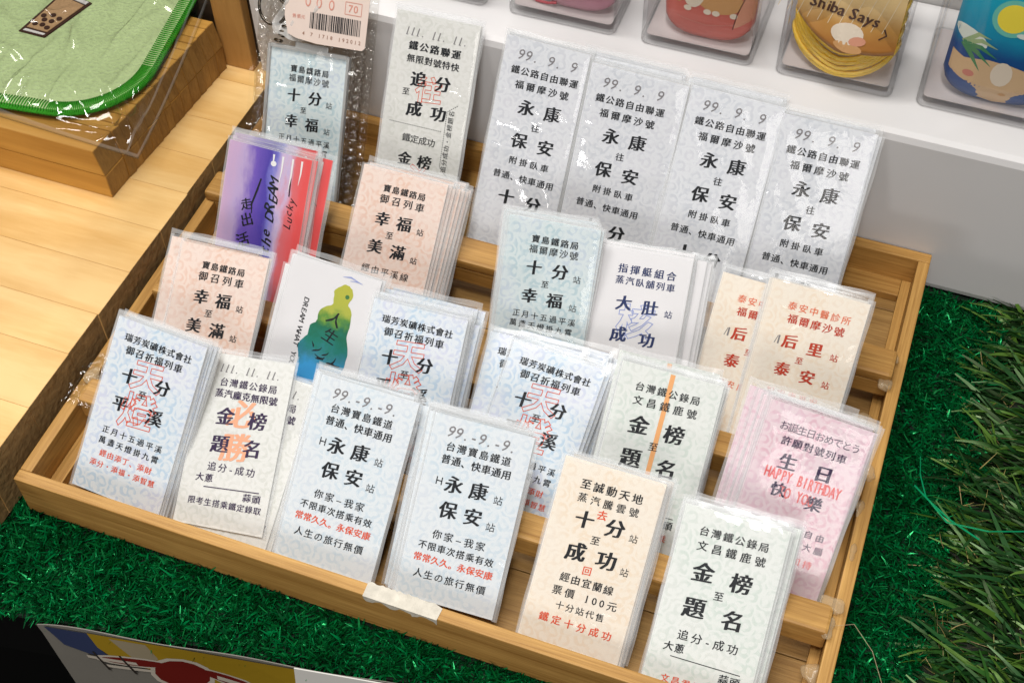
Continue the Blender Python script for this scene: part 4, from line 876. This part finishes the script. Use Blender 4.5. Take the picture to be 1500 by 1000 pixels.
BUB = clear('bubble_film', (.90, .89, .87), .08, .55, .08, bump=.12, bscale=250, edge=(.5, .46, .42))
bb = thing('bubble_bag', 'clear bubble wrap bag standing behind the purple card, around the keyring', 'bag', mw=frame(o0, uu, vv))
def sheet(x0, x1, y0, y1, z, nx, ny, f): 
    V = []; Fc = []
    for j in range(ny+1):
        for i in range(nx+1):
            a = x0+(x1-x0)*i/nx; b = y0+(y1-y0)*j/ny; V.append((a, b, z+f(a, b)))
    for j in range(ny):
        for i in range(nx): a = j*(nx+1)+i; Fc.append((a, a+1, a+nx+2, a+nx+1))
    return V, Fc
def bubf(a, b):
    q = (a % .30-.15); s = ((b+(.15 if int(a//.30) % 2 else 0)) % .30-.15); d2 = (q*q+s*s)/.013
    return .09*math.sqrt(max(0, 1-d2))
V, Fc = sheet(-.62, 3.65, -.3, 7.2, -.22, 100, 170, bubf); mesh('bubble_film', V, Fc, BUB, bb, smooth=True)
V, Fc = sheet(2.95, 3.45, -.3, 5.6, -.05, 24, 170, bubf); mesh('bubble_film', V, Fc, BUB, bb, smooth=True)
V, Fc = sheet(-.60, -.12, -.3, 6.0, -.05, 24, 170, bubf); mesh('bubble_film', V, Fc, BUB, bb, smooth=True)
V, Fc = sheet(-.66, 3.85, -.35, 7.3, .2, 40, 60, lambda a, b: .05*math.sin(a*2.3+b)+.04*math.sin(b*3.1-a)+.03*math.sin(a*5)); mesh('outer_film', V, Fc, SLEEVE, bb, smooth=True)
V, Fc = sheet(.1, 1.5, 5.45, 7.3, .27, 24, 30, lambda a, b: .09*math.sin(a*6+b*2)*math.sin(b*5)+.05*math.sin(a*11)); V = [(a+.12*math.sin(b*4)+(.25*(b-5.4)), b+.08*math.sin(a*5), c-.05) for a, b, c in V]
mesh('crumpled_film', V, Fc, seam_mat('crumple', (.75, .75, .74), .5), bb, smooth=True)

# ------------------------------------------------------------------ clear acrylic boxes with packages
BOX = clear('box_plastic', (.997, .997, .997), .03, .6, .025, edge=(.80, .80, .82))
BASEM = clear('box_base_plastic', (.995, .995, .995), .04, .7, .04, edge=(.70, .69, .70))
CARDP = plain('pinkish_insert_card', (.66, .60, .59), .7, .2, noise=.04, nscale=120)
def rr_(x0, x1, y0, y1, r, n=6):
    P = []
    for cx, cy, a0 in ((x1-r, y1-r, 0), (x0+r, y1-r, 90), (x0+r, y0+r, 180), (x1-r, y0+r, 270)):
        for i in range(n+1): t = math.radians(a0+90*i/n); P.append((cx+r*math.cos(t), cy+r*math.sin(t)))
    return P
def abox(x, label):
    b = thing('acrylic_box', label, 'display box', 'clear acrylic boxes on the white step', loc=(x, 19.35, 4.703))
    w_, d_, h_ = 3.75, 3.75, 5.2
    O = rr_(0, w_, 0, d_, .28); I = rr_(.13, w_-.13, .13, d_-.13, .17); n = len(O); V = []; Fc = []
    for z, P in ((.30, O), (h_, O), (h_, I), (.30, I)): V += [(a, c, z) for a, c in P]
    for l in range(4):
        for i in range(n):
            j = (i+1) % n; Fc.append((l*n+i, l*n+j, ((l+1) % 4)*n+j, ((l+1) % 4)*n+i))
    mesh('wall', V, Fc, BOX, b, smooth=False)
    bb_ = prism('base', rr_(0, w_, 0, d_, .28), 0, .298, BASEM, b, .05)
    prism('insert_card', rr_(.17, w_-.17, .17, d_-.17, .15), .302, .318, CARDP, b)
    return b
abox(3.95, 'clear box at the far left of the white step, only its corner showing')
abox(8.5, 'clear box holding the mauve package with a red tie')
abox(13.1, 'clear box holding the coral red package')
abox(17.6, 'clear box holding the gold wrapped yellow cord coil')
abox(22.1, 'clear box holding the blue beach package')
def pouch(label, x, y, w_, h_, th, mat, draw=None, bottom=.55, lean=.12, bulge=None, wave=0, name='package'):
    "flat bag with a rounded lower edge, puffed in the middle"
    r = math.radians; v = Vector((0, math.sin(lean), math.cos(lean)))
    t = thing(name, label, 'package', mw=frame((x, y, 5.035+.01), (1, 0, 0), v))
    nx, ny = 26, 26; V = []; Fc = []
    def fz(a, b):
        s = 2*a/w_-1; q = b/h_; e = max(0, 1-abs(s)**3.0)*min(1, (q+.02)*7)**.5
        return th/2*e**.5+wave*math.sin(a*7+b*3)*e
    def low(a): s = 2*a/w_-1; return bottom*(1-math.sqrt(max(0, 1-.93*s*s)))
    for l in (1, -1):
        for j in range(ny+1):
            for i in range(nx+1):
                a = w_*i/nx; b = low(a)+(h_-low(a))*j/ny
                V.append((a, b, (fz(a, b) if l > 0 else -fz(a, b)*.6)))
    k = (nx+1)*(ny+1)
    for j in range(ny):
        for i in range(nx): a = j*(nx+1)+i; Fc.append((a, a+1, a+nx+2, a+nx+1)); Fc.append((k+a, k+a+nx+1, k+a+nx+2, k+a+1))
    for i in range(nx): Fc.append((i, k+i, k+i+1, i+1))
    mesh('wrapper', V, Fc, mat, t, smooth=True)
    if draw:
        p = Print(); draw(p)
        # refine so the print follows the puffed surface
        bm = bmesh.new(); vs = [bm.verts.new(q) for q in p.V]; ms = p.M
        for f, m_ in zip(p.F, ms):
            try: ff = bm.faces.new([vs[i] for i in f]); ff.material_index = m_
            except ValueError: pass
        for _ in range(4):
            el = [e for e in bm.edges if e.calc_length() > .18]
            if not el: break
            bmesh.ops.triangulate(bm, faces=[f for f in bm.faces if len(f.verts) > 4]); bmesh.ops.subdivide_edges(bm, edges=[e for e in bm.edges if e.calc_length() > .18], cuts=1)
        bmesh.ops.triangulate(bm, faces=bm.faces[:])
        for q in bm.verts: q.co.z = (q.co.z-.004)*1.6+fz(q.co.x, max(q.co.y-low(q.co.x), 0)*h_/(h_-low(q.co.x)) if q.co.x < w_ else 0); 
        for q in bm.verts: q.co *= S
        me = bpy.data.meshes.new('print'); bm.to_mesh(me); bm.free()
        for c in p.cols: me.materials.append(INK[c] if isinstance(c, str) else c)
        link('print', me, t)
    return t
MAU = plain('mauve_pouch_film', (.46, .20, .26), .35, .5, noise=.12, nscale=120, bump=.03)
COR = plain('coral_pouch_film', (.56, .13, .10), .35, .5, noise=.1, nscale=90, bump=.03)
BLU = watercolour('blue_sea_film', [(.0, (.01, .06, .22)), (.35, (.01, .07, .25)), (.48, (.01, .25, .42)), (.75, (.01, .36, .52)), (.9, (.01, .30, .55)), (1.0, (.02, .22, .60))], axis=1, noise=.08, scale=120, w=4.8)
BLU.node_tree.nodes['Principled BSDF'].inputs['Roughness'].default_value = .3
GLD = watercolour('gold_wrapper_film', [(.0, (.40, .17, .04)), (.12, (.50, .26, .07)), (.30, (.72, .52, .25)), (.7, (.80, .64, .36)), (1.0, (.82, .68, .42))], axis=1, noise=.12, scale=160, w=4.2)
GLD.node_tree.nodes['Principled BSDF'].inputs['Roughness'].default_value = .3
INK.update(cr=plain('print_cream', (.72, .62, .50), .5), tn=plain('print_tan', (.56, .30, .12), .5), be=plain('print_beige', (.62, .42, .24), .5), su=plain('print_sun_yellow', (.86, .70, .06), .5), sh=plain('print_sun_halo', (.14, .50, .42), .5),
  lf=plain('print_leaf', (.05, .22, .10), .5), lf2=plain('print_leaf_light', (.30, .42, .22), .5), cl=plain('print_cloud', (.66, .72, .66), .5), db=plain('print_deep_blue', (.01, .04, .16), .5), br=plain('print_brown_ink', (.07, .03, .02), .5), gl=plain('print_gold_line', (.74, .62, .42), .45), pk=plain('print_pink', (.55, .20, .16), .5), pc=plain('print_peach', (.62, .28, .18), .5))
pouch('mauve rounded package with its lower edge showing in the second clear box', 9.25, 20.25, 2.9, 4.6, 1.3, MAU, lambda p: (p.stroke([(.2, .95), (1.4, .55), (2.7, .9)], .03, 'pk', 2), p.ell(1.5, 1.5, .9, .4, 'cr', 2)), bottom=.9)
tag(tube('red_tie', [(9.0, 19.95, 5.2), (9.4, 19.85, 5.08), (9.8, 19.80, 5.12), (10.1, 19.75, 5.25)], .05, plain('red_tie_wire', (.45, .03, .05), .5)), 'short red tie lying beside the mauve package', 'tie')
def dr2(p):
    p.ell(.45, 1.75, .18, .55, 'tn', 2, 14, .15); p.ell(1.85, 1.55, .75, .45, 'tn', 2, 18, -.05); p.ell(.95, 1.9, .42, .75, 'cr', 3, 18, .1); p.ell(1.9, 2.2, .7, .40, 'cr', 3, 18)
    for x in (.85, 1.5, 1.78, 2.35): p.ell(x, 1.10, .13, .10, 'cr', 4, 10)
    p.stroke([(1.3, 1.9), (1.6, 2.05), (1.9, 1.95), (2.2, 2.05), (2.6, 1.9)], .035, 'br', 6)
    p.stroke([(.3, .75), (1.5, .62), (2.4, .78)], .025, 'pk', 2)
    p.poly([(2.35, .42), (2.95, .95), (3.0, 3.4), (2.9, 3.6)], 'pc', 5); p.stroke([(2.35, .42), (2.45, 1.2), (2.95, 2.9)], .025, 'br', 7)
pouch('coral red rounded package with printed cream and tan patches in the third clear box', 13.65, 20.25, 3.0, 4.6, 1.3, COR, dr2, bottom=1.0)
# yellow cord coil: every turn a strand
CORD = plain('yellow_glossy_cord', (.95, .58, .06), .3, .6, noise=.18, nscale=1300, bump=.03)
cc = thing('cord_coil', 'glossy yellow cord wound in a coil under the gold wrapper', 'cord', mw=frame((19.5, 20.55, 5.06), (1, 0, 0), (0, 1, 0)))
r = random.Random(9)
for k in range(17):
    P = []; lay_ = k*.115; ph = r.uniform(-.1, .1); a = 1.58+.08*math.sin(k*1.7); b = 1.10+.05*math.sin(k*2.3)
    for i in range(36):
        t = 2*math.pi*i/36; sg = -.30*(1-math.cos(t+math.pi/2))*0
        x = a*math.cos(t); y = b*math.sin(t); z = .07+lay_*(1+.30*abs(math.cos(t))) + (.55*abs(x/1.5)**2)+.02*math.sin(3*t+k)
        P.append((x, y, z+.05*math.sin(t*2+ph*9)))
    tube('strand', P, .074, CORD, cc, 6, True)
def dr3(p):
    for i in range(11): p.stroke([(.0+i*.33-.6, .9), (.9+i*.33-.6, 4.2)], .02, 'gl', 0)
    V_ = 'Shiba Says'; x = .50
    for i, t in enumerate(V_):
        p.ch(t, x, 1.46-.004*i-.26*max(0, i/9-.35)*1.0, .50, 'br', .03, rot=-.05-.02*i, shx=.05, lay=5); x += {'i': .17, ' ': .14, 'S': .26, 'h': .23, 'b': .23}.get(t, .23)
    p.ell(1.70, .72, .50, .34, 'cr', 2, 20, -.1); p.ell(1.8, .30, .46, .16, 'tn', 2, 18, -.2)
    p.ell(2.05, .52, .26, .15, 'pc', 3, 12, .1)
    p.stroke([(2.65, .7), (2.85, .85), (2.75, 1.05)], .05, 'br', 4)
gw = thing('gold_wrapper', 'gold foil wrapper reading Shiba Says draped over the yellow cord', 'wrapper', mw=frame((17.9, 19.46, 6.62), (1, -.02, 0), (.0, .30, .95)))
nx, ny = 30, 26; V = []; Fc = []
def gz(a, b): s = 2*a/3.2-1; return .34*(1-s*s)+.06*math.sin(a*5+b*2)*max(0, 1-abs(s))+.05*abs(math.sin(b*2+a))*(s*s)
def glow_(a): s = 2*a/3.2-1; return .95*max(0,-s)**1.6+.15*max(0,s)**2-.35
for l in (0, -.03):
    for j in range(ny+1):
        for i in range(nx+1):
            a = 3.2*i/nx; lo = glow_(a); b = lo+(4.4-lo)*j/ny; V.append((a, b, gz(a, b)+l))
k = (nx+1)*(ny+1)
for j in range(ny):
    for i in range(nx): a = j*(nx+1)+i; Fc.append((a, a+1, a+nx+2, a+nx+1)); Fc.append((k+a, k+a+nx+1, k+a+nx+2, k+a+1))
for i in range(nx): Fc.append((i, k+i, k+i+1, i+1))
mesh('foil', V, Fc, GLD, gw, smooth=True)
p = Print(); dr3(p); bm = bmesh.new(); vs = [bm.verts.new(q) for q in p.V]
for f, m_ in zip(p.F, p.M):
    try: bm.faces.new([vs[i] for i in f]).material_index = m_
    except ValueError: pass
bmesh.ops.triangulate(bm, faces=[f for f in bm.faces if len(f.verts) > 4])
for _ in range(3): bmesh.ops.subdivide_edges(bm, edges=[e for e in bm.edges if e.calc_length() > .2], cuts=1)
bmesh.ops.triangulate(bm, faces=bm.faces[:])
for q in bm.verts: q.co.y -= .45; q.co.z = (q.co.z-.002)*2.0+gz(q.co.x, q.co.y); q.co *= S
me = bpy.data.meshes.new('print'); bm.to_mesh(me); bm.free()
for c in p.cols: me.materials.append(INK[c])
link('print', me, gw)
def dr4(p):
    p.ell(1.55, 3.05, .62, .62, 'sh', 0, 26); p.ell(1.55, 3.05, .47, .47, 'su', 1, 26)
    p.ell(2.0, 2.55, .24, .09, 'cl', 3, 12); p.ell(.55, 2.15, .55, .25, 'cl', 2, 14, -.4); p.ell(2.85, 2.1, .4, .16, 'cl', 2, 14, .1); p.ell(3.0, 3.1, .15, .06, 'cl', 2, 10)
    for a in (-.1, -.5, -.9, .35, .8): p.stroke([(.35, 1.9), (.35+.55*math.cos(a), 1.95+.5*math.sin(a)), (.35+1.1*math.cos(a), 1.8+.75*math.sin(a)-.1)], [.16, .14, .01], 'lf' if a < .3 else 'lf2', 4)
    for a in (2.4, 2.9, 3.4): p.stroke([(3.2, 2.0), (3.2+.5*math.cos(a), 2.0+.3*math.sin(a)), (3.2+.9*math.cos(a), 1.85+.6*math.sin(a))], [.14, .12, .01], 'lf', 4)
    p.poly([(.12, 1.55), (.5, 1.42), (1.2, 1.55), (1.9, 1.50), (2.6, 1.35), (3.25, 1.25), (3.3, .6), (2.8, .2), (1.7, .03), (.6, .25), (.13, .62)], 'be', 3)
    p.ell(1.7, 1.15, .32, .42, 'cr', 5, 14); p.ell(.75, .95, .18, .12, 'pk', 5, 10); p.ell(2.6, .75, .12, .08, 'pc', 5, 8); p.ell(1.9, .45, .12, .06, 'tn', 5, 8)
pouch('blue beach package with a yellow sun, palm leaves and a beige lower part', 22.62, 20.25, 3.3, 4.7, 1.3, BLU, dr4, bottom=.9)
